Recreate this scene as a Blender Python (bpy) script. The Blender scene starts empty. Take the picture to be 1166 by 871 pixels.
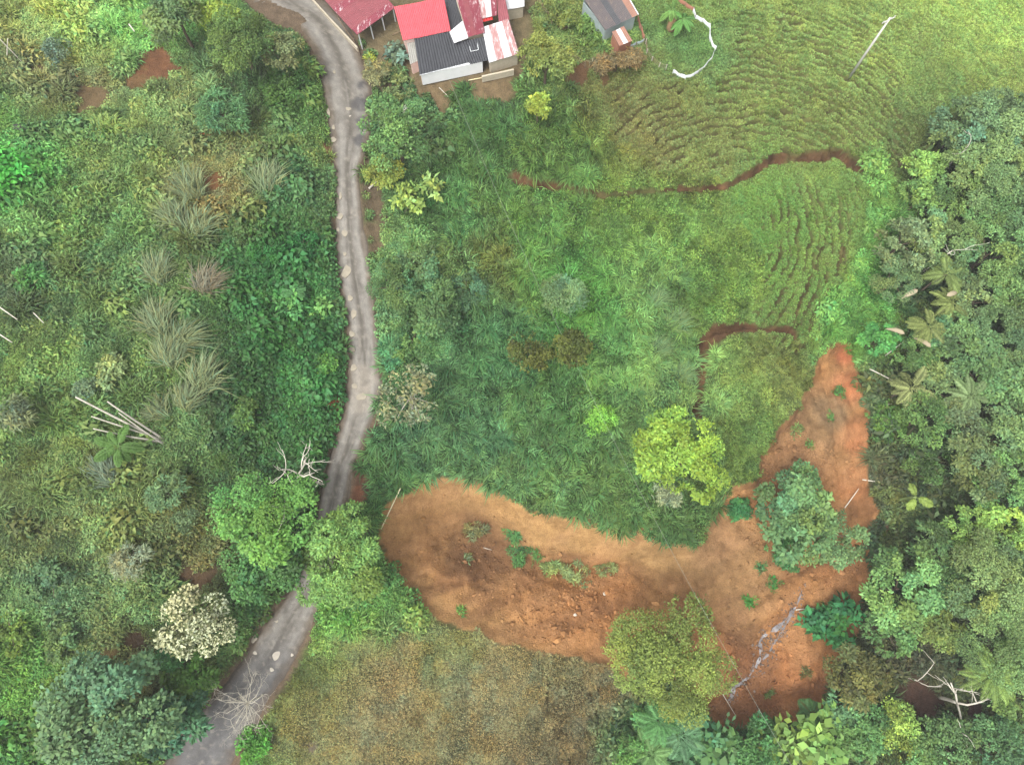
import bpy, math, random
import numpy as np

# ------------------------------------------------------------------ camera, world, sun, exposure
scene = bpy.context.scene
C = scene.collection
IMG_W, IMG_H, FOC = 1166.0, 871.0, 788.0          # photograph size and focal length in its pixels
CAM_H, PITCH = 70.0, math.radians(15.0)           # drone height, tilt away from straight down

cam_data = bpy.data.cameras.new('drone_camera')
cam_data.sensor_fit = 'HORIZONTAL'
cam_data.angle = 2 * math.atan(IMG_W / 2 / FOC)
cam_data.clip_start, cam_data.clip_end = 0.5, 3000
cam = bpy.data.objects.new('drone_camera', cam_data)
cam.location = (0, 0, CAM_H)
cam.rotation_euler = (PITCH, 0, 0)
C.objects.link(cam)
scene.camera = cam

SUN_ELEV, SUN_AZ = math.radians(64), math.radians(-135)   # azimuth from north (+Y), negative = west
world = bpy.data.worlds.new('World'); scene.world = world; world.use_nodes = True
wn = world.node_tree
sky = wn.nodes.new('ShaderNodeTexSky'); sky.sky_type = 'NISHITA'; sky.sun_disc = False
sky.sun_elevation = SUN_ELEV; sky.sun_rotation = SUN_AZ
sky.air_density = 1.0; sky.dust_density = 5.0; sky.ozone_density = 1.0
hs = wn.nodes.new('ShaderNodeHueSaturation'); hs.inputs['Saturation'].default_value = 0.12
wn.links.new(sky.outputs[0], hs.inputs['Color'])
wn.links.new(hs.outputs[0], wn.nodes['Background'].inputs[0])
wn.nodes['Background'].inputs[1].default_value = 0.15

sun_data = bpy.data.lights.new('sun', 'SUN'); sun_data.energy = 1.0; sun_data.angle = math.radians(24)
sun_data.color = (1.0, 0.965, 0.90)
sun = bpy.data.objects.new('sun', sun_data); C.objects.link(sun)
sun.rotation_euler = (math.pi / 2 - SUN_ELEV, 0, math.pi - SUN_AZ)
sun.location = (-40, -40, 90)

scene.view_settings.view_transform = 'Standard'
scene.view_settings.look = 'None'
scene.view_settings.gamma = 1
scene.view_settings.use_curve_mapping = False
scene.view_settings.exposure = 1.1
scene.cycles.use_denoising = True
scene.cycles.max_bounces = 5
scene.cycles.diffuse_bounces = 3
scene.cycles.glossy_bounces = 2
scene.cycles.transmission_bounces = 2
scene.cycles.transparent_max_bounces = 4
scene.cycles.volume_bounces = 0
HAZE = 0.00055

# ------------------------------------------------------------------ small helpers
rng = np.random.default_rng(11)
random.seed(5)

def lin(c, k=1.0):
    c = np.asarray(c, float) / 255.0
    return np.where(c <= 0.04045, c / 12.92, ((c + 0.055) / 1.055) ** 2.4) * k

def ray(u, v):
    dx = (np.asarray(u, float) - IMG_W / 2) / FOC
    dy = (IMG_H / 2 - np.asarray(v, float)) / FOC
    c, s = math.cos(PITCH), math.sin(PITCH)
    return dx, dy * c + s, dy * s - c

def at_z(u, v, z):
    """the point of the level z that is seen at photo pixel (u, v)"""
    dx, dy, dz = ray(u, v)
    t = (np.asarray(z, float) - CAM_H) / dz
    return np.stack([dx * t, dy * t, np.broadcast_to(np.asarray(z, float), np.shape(dx * t))], -1)

_lat = np.random.default_rng(3).random((16, 256, 256))
def vnoise(x, y, size, seed=0):
    L = _lat[seed % 16]
    x = np.asarray(x, float) / size + 37.3 * seed; y = np.asarray(y, float) / size + 91.7 * seed
    xi = np.floor(x).astype(int); yi = np.floor(y).astype(int)
    fx = x - xi; fy = y - yi
    fx = fx * fx * (3 - 2 * fx); fy = fy * fy * (3 - 2 * fy)
    a = L[xi & 255, yi & 255]; b = L[(xi + 1) & 255, yi & 255]
    c = L[xi & 255, (yi + 1) & 255]; d = L[(xi + 1) & 255, (yi + 1) & 255]
    return (a * (1 - fx) + b * fx) * (1 - fy) + (c * (1 - fx) + d * fx) * fy      # 0..1

def fbm(x, y, size, seed=0, octv=4):
    s, amp, tot = 0, 1.0, 0
    for k in range(octv):
        s = s + amp * vnoise(x, y, size / 2 ** k, seed + k); tot += amp; amp *= 0.55
    return s / tot * 2 - 1                                                        # -1..1

def sstep(a, b, x):
    t = np.clip((x - a) / (b - a), 0, 1)
    return t * t * (3 - 2 * t)

def seg_dist(X, Y, line, closed=False):
    """distance to a polyline, and the sign of the side (positive = to the left of its direction)"""
    P = np.asarray(line, float)[:, :2]
    if closed: P = np.vstack([P, P[:1]])
    best = np.full(X.shape, 1e9); side = np.zeros(X.shape)
    for a, b in zip(P[:-1], P[1:]):
        e = b - a; L2 = max(e @ e, 1e-9)
        t = np.clip(((X - a[0]) * e[0] + (Y - a[1]) * e[1]) / L2, 0, 1)
        d = np.hypot(X - a[0] - t * e[0], Y - a[1] - t * e[1])
        m = d < best
        best = np.where(m, d, best)
        side = np.where(m, e[0] * (Y - a[1]) - e[1] * (X - a[0]), side)
    return best, np.sign(side)

def inside(X, Y, poly):
    P = np.asarray(poly, float)[:, :2]
    res = np.zeros(X.shape, bool)
    for a, b in zip(P, np.roll(P, -1, 0)):
        if abs(a[1] - b[1]) < 1e-9: continue
        cond = (a[1] > Y) != (b[1] > Y)
        xi = (b[0] - a[0]) * (Y - a[1]) / (b[1] - a[1]) + a[0]
        res ^= cond & (X < xi)
    return res

def sdist(X, Y, poly):
    d, _ = seg_dist(X, Y, poly, True)
    return np.where(inside(X, Y, poly), d, -d)

# ------------------------------------------------------------------ terrain heights
CTRL = [(340,0,3),(385,70,2.8),(395,150,2.5),(400,300,1.5),(410,430,.5),(390,540,-.4),(350,660,-1.2),(300,740,-1.8),(225,871,-2.7),
        (0,0,8),(0,200,9),(0,400,9.5),(0,600,8),(0,871,4.5),(120,80,6.5),(200,200,6),(200,350,6.5),(200,500,5.5),(200,640,4),(110,780,3.2),(330,300,3.6),
        (340,180,4.2),(330,430,3.2),(320,540,2.2),(250,700,.8),(300,60,4.6),(250,0,5),
        (470,60,2.6),(560,60,2.6),(520,105,2.3),(640,60,2.6),(720,30,2.6),(790,40,1.8),(450,200,1.6),(470,350,.4),(470,480,-1.0),(440,560,-1.6),
        (600,200,1.0),(600,320,-.4),(600,450,-2.2),(560,530,-3.0),(700,560,-4.6),(700,350,-1.4),(700,150,1.0),
        (850,120,-.2),(950,40,-1.5),(1080,20,-4.5),(1166,0,-6),(1000,130,-3),(1060,110,-5.5),(1030,230,-7.5),(850,250,-2),(900,330,-4),(800,430,-4.2),
        (850,500,-6),(930,390,-6.5),(985,300,-7),(1080,250,-10.5),(1050,430,-11),(1000,600,-11),(960,480,-8.2),(890,560,-8.4),(1166,200,-9),(1166,450,-9),
        (1166,700,-9.5),(1130,871,-11),(460,600,-3.0),(540,620,-4.6),(560,690,-5.2),(700,640,-6.4),(690,710,-7.2),(800,740,-9.2),(840,800,-11),(930,790,-10.5),
        (910,680,-9.4),(420,720,-2.6),(330,800,-2.4),(400,871,-2.9),(520,800,-4.6),(520,871,-4.6),(620,800,-6.6),(640,871,-7.5),(700,830,-10),(760,871,-11.8),(950,871,-12)]
cw = np.array([at_z(u, v, z) for u, v, z in CTRL])
ring = [(x, y, z) for x, y, z in [(-130,-60,4),(-130,40,11),(-130,140,9),(0,140,3),(130,140,-4),(130,40,-6),(130,-60,-8),(0,-60,-8)]]
cw = np.vstack([cw, np.array(ring)])
def _tps(r2): return 0.5 * r2 * np.log(r2 + 1e-9)
_n = len(cw)
_A = np.zeros((_n + 3, _n + 3))
_d2 = ((cw[:, None, :2] - cw[None, :, :2]) ** 2).sum(-1)
_A[:_n, :_n] = _tps(_d2) + np.eye(_n) * 6.0
_A[:_n, _n] = 1; _A[:_n, _n + 1:] = cw[:, :2]; _A[_n, :_n] = 1; _A[_n + 1:, :_n] = cw[:, :2].T
_w = np.linalg.solve(_A, np.concatenate([cw[:, 2], np.zeros(3)]))
def h0(X, Y):
    out = _w[_n] + _w[_n + 1] * X + _w[_n + 2] * Y
    for i in range(_n):
        out = out + _w[i] * _tps((X - cw[i, 0]) ** 2 + (Y - cw[i, 1]) ** 2)
    return out

STEP, X0, X1, Y0, Y1 = 0.25, -78.0, 78.0, -30.0, 84.0
gx = np.arange(X0, X1 + 1e-6, STEP); gy = np.arange(Y0, Y1 + 1e-6, STEP)
GX, GY = np.meshgrid(gx, gy, indexing='ij')
cgx = np.arange(X0, X1 + 1, 1.0); cgy = np.arange(Y0, Y1 + 1, 1.0)
_CX, _CY = np.meshgrid(cgx, cgy, indexing='ij')
_coarse = h0(_CX, _CY)

def bilin(Hm, x, y, x0, y0, st):
    fx = np.clip((np.asarray(x, float) - x0) / st, 0, Hm.shape[0] - 1.001); fy = np.clip((np.asarray(y, float) - y0) / st, 0, Hm.shape[1] - 1.001)
    i = fx.astype(int); j = fy.astype(int); fx = fx - i; fy = fy - j
    return (Hm[i, j] * (1 - fx) + Hm[i + 1, j] * fx) * (1 - fy) + (Hm[i, j + 1] * (1 - fx) + Hm[i + 1, j + 1] * fx) * fy

H = bilin(_coarse, GX, GY, X0, Y0, 1.0)
def ground(x, y): return bilin(H, x, y, X0, Y0, STEP)

def at(u, v, h=0.0):
    """where the sight line of photo pixel (u, v) passes h above the terrain"""
    z = np.zeros(np.shape(u)) if np.shape(u) else 0.0
    for _ in range(40):
        p = at_z(u, v, z)
        z = 0.5 * z + 0.5 * (ground(p[..., 0], p[..., 1]) + h)
    return at_z(u, v, z)
def pts(L): return np.array([at(float(u), float(v)) for u, v in L])

# outlines, given as seen and laid on the ground
SLIDE_PX = [(432,605),(440,580),(460,560),(490,545),(540,545),(575,560),(600,585),(640,590),(680,595),(710,605),(735,598),(760,615),(790,620),(800,600),
 (818,588),(838,552),(860,545),(870,515),(895,480),(912,452),(928,428),(938,408),(950,394),(962,386),(976,386),(981,402),(982,430),(988,470),(990,520),(987,560),(1002,580),
 (988,620),(992,660),(984,700),(975,730),(957,750),(952,775),(945,802),(920,822),(880,828),(830,830),(806,815),(785,790),(740,775),(705,768),(680,757),
 (650,750),(600,737),(540,722),(505,712),(480,692),(455,667),(438,640)]
SLIDE = pts(SLIDE_PX)
SCARP = pts([(440,580),(460,560),(490,545),(540,545),(575,560),(600,585),(640,590),(680,595),(710,605),(735,598),(760,615),(790,620)])
SOUTH = pts([(438,640),(455,667),(480,692),(505,712),(540,722),(600,737),(650,750),(680,757),(705,768)])
CRACK1 = pts([(582,203),(640,210),(690,220),(740,216),(790,214),(830,210),(860,193),(880,180),(910,178),(955,172),(985,190)])
CRACK2 = pts([(796,476),(800,430),(805,395),(815,378),(850,372),(905,378),(912,396)])
CRACK3 = pts([(948,250),(925,310),(905,370)])
CRACK4 = pts([(968,270),(945,330),(918,392),(895,410)])
EDGE5 = pts([(1008,150),(990,210),(966,285),(945,350)])
PAD = pts([(380,0),(425,62),(470,100),(560,88),(596,80),(606,0),(600,-40),(370,-40)])
YARD = pts([(735,62),(766,82),(780,89),(798,80),(813,53),(807,30),(789,14),(772,2),(735,0)])
FIELD = pts([(250,890),(300,790),(340,735),(385,700),(430,682),(470,690),(500,715),(600,742),(700,772),(706,795),(684,840),(664,890)])
ROAD_L = pts([(250,-40),(288,0),(330,18),(355,50),(368,100),(376,150),(381,200),(382,250),(383,300),(393,350),(396,400),(393,450),(381,500),(371,535),(362,575),(352,620),(335,665),(318,690),(297,720),(272,760),(240,800),(205,842),(180,880),(160,905)])
ROAD_R = pts([(330,-40),(362,0),(389,25),(407,60),(420,100),(420,150),(409,200),(412,250),(420,300),(426,350),(430,400),(432,450),(416,500),(402,535),(396,575),(388,620),(376,665),(363,692),(349,722),(328,762),(302,800),(282,842),(255,880),(240,905)])

def resample(P, n):
    P = np.asarray(P); k = np.arange(len(P))
    t = np.linspace(0, len(P) - 1, n); i = np.clip(t.astype(int), 0, len(P) - 2); f = (t - i)[:, None]
    p0 = P[np.clip(i - 1, 0, None)]; p1 = P[i]; p2 = P[i + 1]; p3 = P[np.clip(i + 2, None, len(P) - 1)]
    return 0.5 * (2 * p1 + (p2 - p0) * f + (2 * p0 - 5 * p1 + 4 * p2 - p3) * f ** 2 + (-p0 + 3 * p1 - 3 * p2 + p3) * f ** 3)
NR = 460
RL, RR = resample(ROAD_L, NR), resample(ROAD_R, NR)
RC = (RL + RR) / 2
_zc = RC[:, 2].copy()
for _ in range(60): _zc[1:-1] = (_zc[:-2] + _zc[1:-1] * 2 + _zc[2:]) / 4
RC[:, 2] = _zc
RW = np.hypot(*(RR - RL)[:, :2].T) / 2

# relief
warp = 0.9 * fbm(GX, GY, 3.6, 5) + 0.42 * fbm(GX, GY, 1.1, 6, 2)
D_SLIDE = sdist(GX, GY, SLIDE) + warp
dn, _ = seg_dist(GX, GY, SCARP); ds, _ = seg_dist(GX, GY, SOUTH)
ins = D_SLIDE > 0
depth = 1.4 * sstep(0, 1.2, D_SLIDE) * np.clip(ds / 7, 0.35, 1)
depth += ins * 1.7 * sstep(0, 3.2, dn) * np.exp(-(np.clip(dn - 3.4, 0, None) / 4.5) ** 2)
lump = 0.9 * fbm(GX, GY, 5, 1) + 0.55 * fbm(GX, GY, 1.8, 2, 3) + 0.16 * fbm(GX, GY, .6, 3, 2)
Hn = H - depth + lump * sstep(0.2, 3.0, D_SLIDE) * (0.35 + 0.65 * sstep(2.5, 5, dn))
Hn += (1 - sstep(-.5, .5, D_SLIDE)) * (0.35 * fbm(GX, GY, 7, 8) + 0.12 * fbm(GX, GY, 1.5, 9, 3))

def crack(Hm, line, width, drop, reach, trench, seed):
    d, s = seg_dist(GX, GY, line)
    d = np.abs(d + 0.42 * fbm(GX, GY, 2.2, seed) + .15 * fbm(GX, GY, .7, seed + 2, 2))
    wv = width * (0.45 + 0.9 * vnoise(GX, GY, 3.0, seed + 1))
    lower = s < 0
    Hm = Hm - np.where(lower, drop * np.exp(-(np.clip(d, 0, None) / reach) ** 2), 0) - trench * (1 - sstep(wv * .35, wv, d))
    return Hm, 1 - sstep(wv * .6, wv, d)
Hn, K1 = crack(Hn, CRACK1, .42, .8, 4.0, .45, 1)
Hn, K2 = crack(Hn, CRACK2[::-1], 1.1, .9, 4.0, .45, 3)
Hn, K3 = crack(Hn, CRACK3[::-1], .30, .35, 2.0, .30, 5)
Hn, K4 = crack(Hn, CRACK4[::-1], .35, .45, 2.0, .30, 7)
for _ln, _w, _d, _r, _t in (([(505,598),(560,612),(620,640),(690,642),(760,632)], .5, .55, 3.0, .2), ([(772,628),(800,680),(826,716),(862,738)], .35, .4, 2.0, .25), ([(948,395),(955,450),(962,505),(968,565)], .4, .7, 2.2, .2),
        ([(905,690),(880,722),(862,750),(835,795)], .8, .2, 1.5, .35), ([(450,640),(500,660),(560,668),(620,690)], .4, .35, 2.0, .1), ([(940,640),(905,660),(870,690)], .4, .4, 2.0, .2), ([(600,660),(660,690),(700,720)], .4, .35, 1.6, .1)):
    Hn, _K = crack(Hn, pts(_ln), _w, _d, _r, _t, 9)
d5, s5 = seg_dist(GX, GY, EDGE5)
Hn -= np.where(s5 > 0, 1.3 * sstep(0, 1.8, d5) * np.exp(-(d5 / 9) ** 2), 0)

# cattle terracettes: narrow treads that run along the slope
def P2(u, v): return at(float(u), float(v))
def arcs(cu, cv, wl, seed, wob=.8):
    c = P2(cu, cv)
    return (np.hypot(GX - c[0], GY - c[1]) + wob * fbm(GX, GY, 3.5, seed, 3) + .25 * fbm(GX, GY, .9, seed + 2, 2)) / wl
def blob(px, soft):
    d = sdist(GX, GY, pts(px)); return sstep(-soft, soft, d + 1.5 * fbm(GX, GY, 5, 12))
TA = blob([(690,95),(770,90),(820,60),(850,0),(1000,20),(1040,110),(1035,190),(985,200),(930,175),(850,185),(790,200),(700,190)], 2.0)
TB = blob([(900,0),(1180,-20),(1180,110),(1060,120),(1000,40)], 3.0) * .35
TCm = blob([(880,210),(985,200),(965,300),(920,410),(870,420),(860,330)], 2.0)
TD = blob([(600,745),(705,775),(700,830),(670,890),(610,890)], 2.0)
phA = arcs(880, 345, 1.0, 2); phB = arcs(820, 330, .85, 4); phC = arcs(770, 245, 1.15, 6); phD = arcs(470, 790, .9, 8, .4)
def tread(ph): 
    f = ph - np.floor(ph); return sstep(0, .26, f) * (1 - sstep(.62, 1.0, f))
brk = sstep(.25, .6, vnoise(GX, GY, 1.3, 14)) 
GROOVE = np.zeros_like(GX)
for M, ph, amp in ((TA, phA, .75), (TB, phB, .50), (TCm, phC, .70), (TD, phD, .6)):
    t = 1 - (1 - tread(ph)) * (.25 + .75 * brk)
    Hn += M * amp * (t - .5)
    GROOVE = np.maximum(GROOVE, M * (1 - t))

D_C = np.minimum(np.minimum(seg_dist(GX, GY, CRACK1)[0], seg_dist(GX, GY, CRACK2)[0]), .35 + np.minimum(seg_dist(GX, GY, CRACK3)[0], seg_dist(GX, GY, CRACK4)[0]))
# the pad of the farmhouse and the road bed
dp = sdist(GX, GY, PAD); wpad = sstep(-2.0, .4, dp); Hn = Hn * (1 - wpad) + 3.1 * wpad
dr = np.full(GX.shape, 99.0); zr = np.zeros(GX.shape); wr = np.full(GX.shape, 2.0); sr = np.zeros(GX.shape)
for i in range(0, NR, 2):
    m = (np.abs(GX - RC[i, 0]) < 6) & (np.abs(GY - RC[i, 1]) < 6)
    if not m.any(): continue
    d = np.hypot(GX[m] - RC[i, 0], GY[m] - RC[i, 1])
    b = d < dr[m]
    for arr, val in ((dr, d), (zr, RC[i, 2]), (wr, RW[i])):
        tmp = arr[m]; tmp[b] = val[b] if np.ndim(val) else val; arr[m] = tmp
D_ROAD = dr - wr                                        # negative on the road
kr = 1 - sstep(0.0, 1.3, D_ROAD)
Hn = Hn * (1 - kr) + (zr - .10) * kr
H = Hn

# ------------------------------------------------------------------ colour of what grows where (seen colour, kind of cover)
PAL = """30,20,weed,138,150,78;100,30,weed,125,145,70;60,90,weed,112,108,66;160,20,weed,105,150,70;215,110,weed,105,112,62;270,110,tall,88,132,86;300,60,weed,82,104,56;
50,150,weed,88,112,60;15,190,broad,84,165,62;120,180,weed,97,117,60;60,250,weed,92,117,55;150,250,weed,87,117,60;100,330,weed,85,110,60;30,320,weed,84,98,62;
170,330,weed,84,108,58;250,170,weed,115,125,70;240,215,weed,130,112,68;340,210,broad,56,112,62;330,300,broad,52,112,50;300,380,broad,52,108,46;355,430,broad,62,122,55;
355,120,weed,90,120,55;350,180,weed,104,118,60;250,470,broad,46,84,44;320,490,broad,54,100,46;120,400,weed,97,122,65;40,430,weed,97,122,60;100,560,weed,107,122,60;
40,600,weed,97,108,62;200,600,weed,104,106,58;230,650,weed,98,94,56;60,690,weed,86,116,76;150,690,weed,86,112,60;40,760,weed,98,134,50;30,830,broad,74,134,50;
130,740,weed,118,108,66;240,550,weed,66,92,48;290,700,broad,60,110,50;330,640,broad,62,105,48;200,500,weed,90,112,62;
450,130,broad,86,122,70;560,120,tall,76,122,66;640,160,tall,96,137,66;500,250,tall,76,132,76;600,260,tall,82,132,60;560,290,tall,104,118,56;470,350,weed,92,122,76;
560,380,tall,70,122,76;480,480,tall,76,122,82;540,480,tall,82,132,88;620,480,tall,78,124,66;680,330,tall,76,137,60;720,390,tall,96,148,76;760,340,tall,108,152,88;
770,430,tall,112,152,88;560,545,tall,88,128,76;650,560,tall,88,128,70;760,585,tall,88,128,70;445,240,weed,100,122,66;450,300,weed,95,122,72;440,540,tall,80,122,66;
630,75,weed,110,130,66;690,50,weed,112,140,70;760,50,lawn,108,148,74;800,50,lawn,90,140,72;640,20,weed,112,122,64;730,100,past,122,130,68;
700,110,past,132,132,76;740,150,past,136,132,76;800,150,past,132,142,76;850,80,past,140,156,80;800,0,past,130,155,80;900,30,past,140,160,80;950,150,past,136,150,76;
1000,60,past,146,166,82;1100,30,past,160,184,90;1160,30,past,162,190,92;1060,100,past,132,156,80;1150,90,past,146,166,82;1030,170,past,112,130,70;900,230,past,112,152,66;925,330,past,116,150,68;962,240,past,120,150,70;905,385,past,118,146,70;940,205,past,122,150,70;880,290,past,110,150,66;760,240,mead,106,147,66;
700,250,mead,102,147,66;850,300,mead,112,152,66;940,280,past,126,150,70;985,300,weed,76,124,48;1000,240,weed,92,130,58;800,330,mead,102,150,62;850,430,mead,114,146,74;900,420,mead,124,142,74;850,500,mead,98,137,66;950,370,weed,84,130,54;700,185,mead,112,140,66;640,220,tall,98,140,66;
400,740,dry,124,118,76;330,820,dry,116,112,66;295,855,lawn,92,152,56;430,800,dry,128,118,80;550,800,dry,128,121,82;620,770,dry,112,108,70;655,840,dry,100,90,60;510,740,dry,110,117,66;
425,700,weed,86,124,56;385,700,weed,92,140,56;360,850,dry,120,116,72;470,860,dry,124,118,76;330,770,lawn,104,130,62;
1050,300,wood,58,80,44;1050,430,wood,58,78,44;1050,520,wood,60,78,44;1000,560,wood,78,84,56;1020,620,wood,66,88,48;1100,640,wood,58,84,46;1060,760,wood,70,74,50;1130,780,wood,74,92,52;
1150,300,wood,52,76,42;1150,600,wood,58,82,46;990,800,wood,68,88,48;850,860,wood,54,92,46;748,862,wood,58,104,50;726,838,wood,64,104,52;688,800,dry,116,108,72;676,850,dry,104,94,62;696,785,dry,116,106,72;1090,200,wood,52,76,44;1005,450,wood,76,90,50;1150,860,wood,70,94,50;960,760,wood,70,78,46"""
PAL = [p.split(',') for p in PAL.replace('\n', '').split(';')]
pal_xy = pts([(float(p[0]), float(p[1])) for p in PAL])[:, :2]
pal_kind = np.array([p[2] for p in PAL]); pal_col = np.array([lin([float(c) for c in p[3:6]]) for p in PAL])
_y = (pal_col * np.array([.3, .59, .11])).sum(-1, keepdims=True); pal_col = (_y + (pal_col - _y) * .88) * np.array([1.01, 1.0, .92])

def cover(x, y):
    """kind of cover and its colour at world points"""
    wx = x + 3.6 * fbm(x, y, 9, 2) + 1.2 * fbm(x, y, 2.2, 4, 2); wy = y + 3.6 * fbm(x, y, 9, 7) + 1.2 * fbm(x, y, 2.2, 9, 2)
    d2 = (wx[:, None] - pal_xy[None, :, 0]) ** 2 + (wy[:, None] - pal_xy[None, :, 1]) ** 2
    near = d2.argmin(1)
    w = 1 / (d2 + 14.0) ** 2.5
    col = (w @ pal_col) / w.sum(1, keepdims=True)
    return pal_kind[near], col

BARE = [(182,75,30,(122,86,60)),(160,95,16,(118,92,62)),(100,110,26,(116,98,70)),(45,85,14,(108,92,64)),(290,170,7,(165,100,64)),(232,150,11,(150,96,62)),(240,205,16,(136,98,64)),
 (372,170,9,(150,104,76)),(376,460,9,(172,94,62)),(425,262,13,(116,102,80)),(426,232,14,(110,96,76)),(436,205,10,(100,88,72)),(432,392,9,(116,96,78)),(418,490,8,(112,86,72)),
 (414,520,10,(112,88,74)),(402,562,15,(136,94,70)),(420,556,12,(100,84,68)),(412,62,9,(120,104,82)),(430,85,20,(112,104,80)),(560,98,34,(128,110,82)),(500,104,30,(128,110,82)),(590,84,14,(120,100,74)),
 (305,340,5,(112,74,54)),(312,362,8,(92,88,56)),(222,655,20,(104,84,62)),(125,745,11,(130,112,72)),(155,730,11,(96,78,58)),(690,72,24,(124,96,66)),(720,70,14,(134,104,70)),(655,85,18,(116,88,62)),
 (1085,600,16,(112,86,66)),(1018,520,14,(120,84,64)),(1010,600,12,(110,86,66)),(1050,790,34,(86,64,52)),(1110,808,24,(84,60,52)),(1020,785,20,(84,70,54)),(1028,185,9,(122,112,84)),(1026,215,7,(118,104,80)),
 (45,240,5,(120,60,44)),(500,205,7,(106,90,66)),(592,200,9,(112,84,58)),(690,90,10,(120,94,64)),(640,30,12,(126,108,76)),(355,850,8,(122,112,92)),
 (1068,335,8,(120,96,80)),(380,185,6,(150,96,66)),(418,186,12,(112,98,80)),(424,214,13,(110,98,80)),(430,245,14,(112,100,78)),(430,285,11,(116,102,80)),(434,308,7,(118,104,84)),(436,420,6,(126,110,92)),(424,476,9,(114,96,78)),(406,545,14,(122,90,70)),(412,580,12,(104,84,66)),(440,100,14,(118,106,82)),(376,380,0.1,(1,1,1))]
def bare_mask(x, y):
    m = np.zeros(x.shape); col = np.zeros(x.shape + (3,))
    n = .5 * fbm(x, y, 1.6, 4) + .3 * fbm(x, y, .5, 9, 2)
    for u, v, r, c in BARE:
        p = at(float(u), float(v)); R = r / 10.5
        k = 1 - sstep(.55, 1.05, np.hypot(x - p[0], y - p[1]) / R + n)
        col = np.where((k > m)[..., None], lin(c), col); m = np.maximum(m, k)
    return m, col

# ------------------------------------------------------------------ materials
def nodes_of(name):
    m = bpy.data.materials.new(name); m.use_nodes = True
    nt = m.node_tree; b = nt.nodes['Principled BSDF']
    return m, nt, b
def N(nt, t, **kw):
    n = nt.nodes.new(t)
    for k, v in kw.items(): setattr(n, k, v)
    return n
def mixmul(nt, a, b, fac=1.0):
    m = N(nt, 'ShaderNodeMix', data_type='RGBA', blend_type='MULTIPLY'); m.inputs[0].default_value = fac
    nt.links.new(a, m.inputs[6]); nt.links.new(b, m.inputs[7]); return m.outputs[2]
def noise_ramp(nt, scale, lo, hi, detail=6, rough=.6, coord='Object', stretch=None):
    tc = N(nt, 'ShaderNodeTexCoord'); src = tc.outputs[coord]
    if stretch:
        mp = N(nt, 'ShaderNodeMapping'); mp.inputs['Scale'].default_value = stretch; nt.links.new(src, mp.inputs[0]); src = mp.outputs[0]
    n = N(nt, 'ShaderNodeTexNoise'); n.inputs['Scale'].default_value = scale; n.inputs['Detail'].default_value = detail; n.inputs['Roughness'].default_value = rough
    nt.links.new(src, n.inputs['Vector'])
    r = N(nt, 'ShaderNodeValToRGB'); r.color_ramp.elements[0].position = .3; r.color_ramp.elements[1].position = .7
    r.color_ramp.elements[0].color = (*lo, 1); r.color_ramp.elements[1].color = (*hi, 1)
    nt.links.new(n.outputs[0], r.inputs[0]); return r.outputs[0], n.outputs[0]
def bump(nt, b, h, strength, dist):
    bm = N(nt, 'ShaderNodeBump'); bm.inputs['Strength'].default_value = strength; bm.inputs['Distance'].default_value = dist
    nt.links.new(h, bm.inputs['Height']); nt.links.new(bm.outputs[0], b.inputs['Normal'])

def mat_attr_ground(name, lo, hi, scale, bstr, bdist, rough=.95, spec=.15):
    m, nt, b = nodes_of(name)
    a = N(nt, 'ShaderNodeAttribute', attribute_name='Col')
    c1, f1 = noise_ramp(nt, scale, lo, hi)
    c2, f2 = noise_ramp(nt, scale * 6, (.72, .72, .72), (1.25, 1.25, 1.25))
    nt.links.new(mixmul(nt, mixmul(nt, a.outputs[0], c1), c2), b.inputs['Base Color'])
    b.inputs['Roughness'].default_value = rough; b.inputs['Specular IOR Level'].default_value = spec
    ad = N(nt, 'ShaderNodeMath', operation='ADD'); nt.links.new(f1, ad.inputs[0]); nt.links.new(f2, ad.inputs[1])
    bump(nt, b, ad.outputs[0], bstr, bdist)
    return m
M_ground = mat_attr_ground('earth_and_sod', (.7, .7, .68), (1.25, 1.22, 1.2), 1.3, .8, .12)
M_slide = mat_attr_ground('raw_clay', (.78, .75, .72), (1.18, 1.2, 1.22), 1.3, .9, .17)
M_road = mat_attr_ground('packed_gravel', (.93, .93, .93), (1.07, 1.07, 1.07), 2.5, .5, .03, .9, .2)

def mat_leaf(name, inst=False, trans=.25, rough=.55):
    m, nt, b = nodes_of(name)
    a = N(nt, 'ShaderNodeAttribute', attribute_name='Col')
    col = a.outputs[0]
    if inst:
        t = N(nt, 'ShaderNodeAttribute', attribute_name='tint', attribute_type='INSTANCER'); col = mixmul(nt, col, t.outputs[0])
    b.inputs['Roughness'].default_value = rough; b.inputs['Specular IOR Level'].default_value = .25
    nt.links.new(col, b.inputs['Base Color'])
    tr = N(nt, 'ShaderNodeBsdfTranslucent'); nt.links.new(col, tr.inputs[0])
    mx = N(nt, 'ShaderNodeMixShader'); mx.inputs[0].default_value = trans
    nt.links.new(b.outputs[0], mx.inputs[1]); nt.links.new(tr.outputs[0], mx.inputs[2])
    nt.links.new(mx.outputs[0], nt.nodes['Material Output'].inputs[0])
    return m
M_leaf = mat_leaf('leaf'); M_tuft = mat_leaf('ground_cover_leaf', True, .2)

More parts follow.
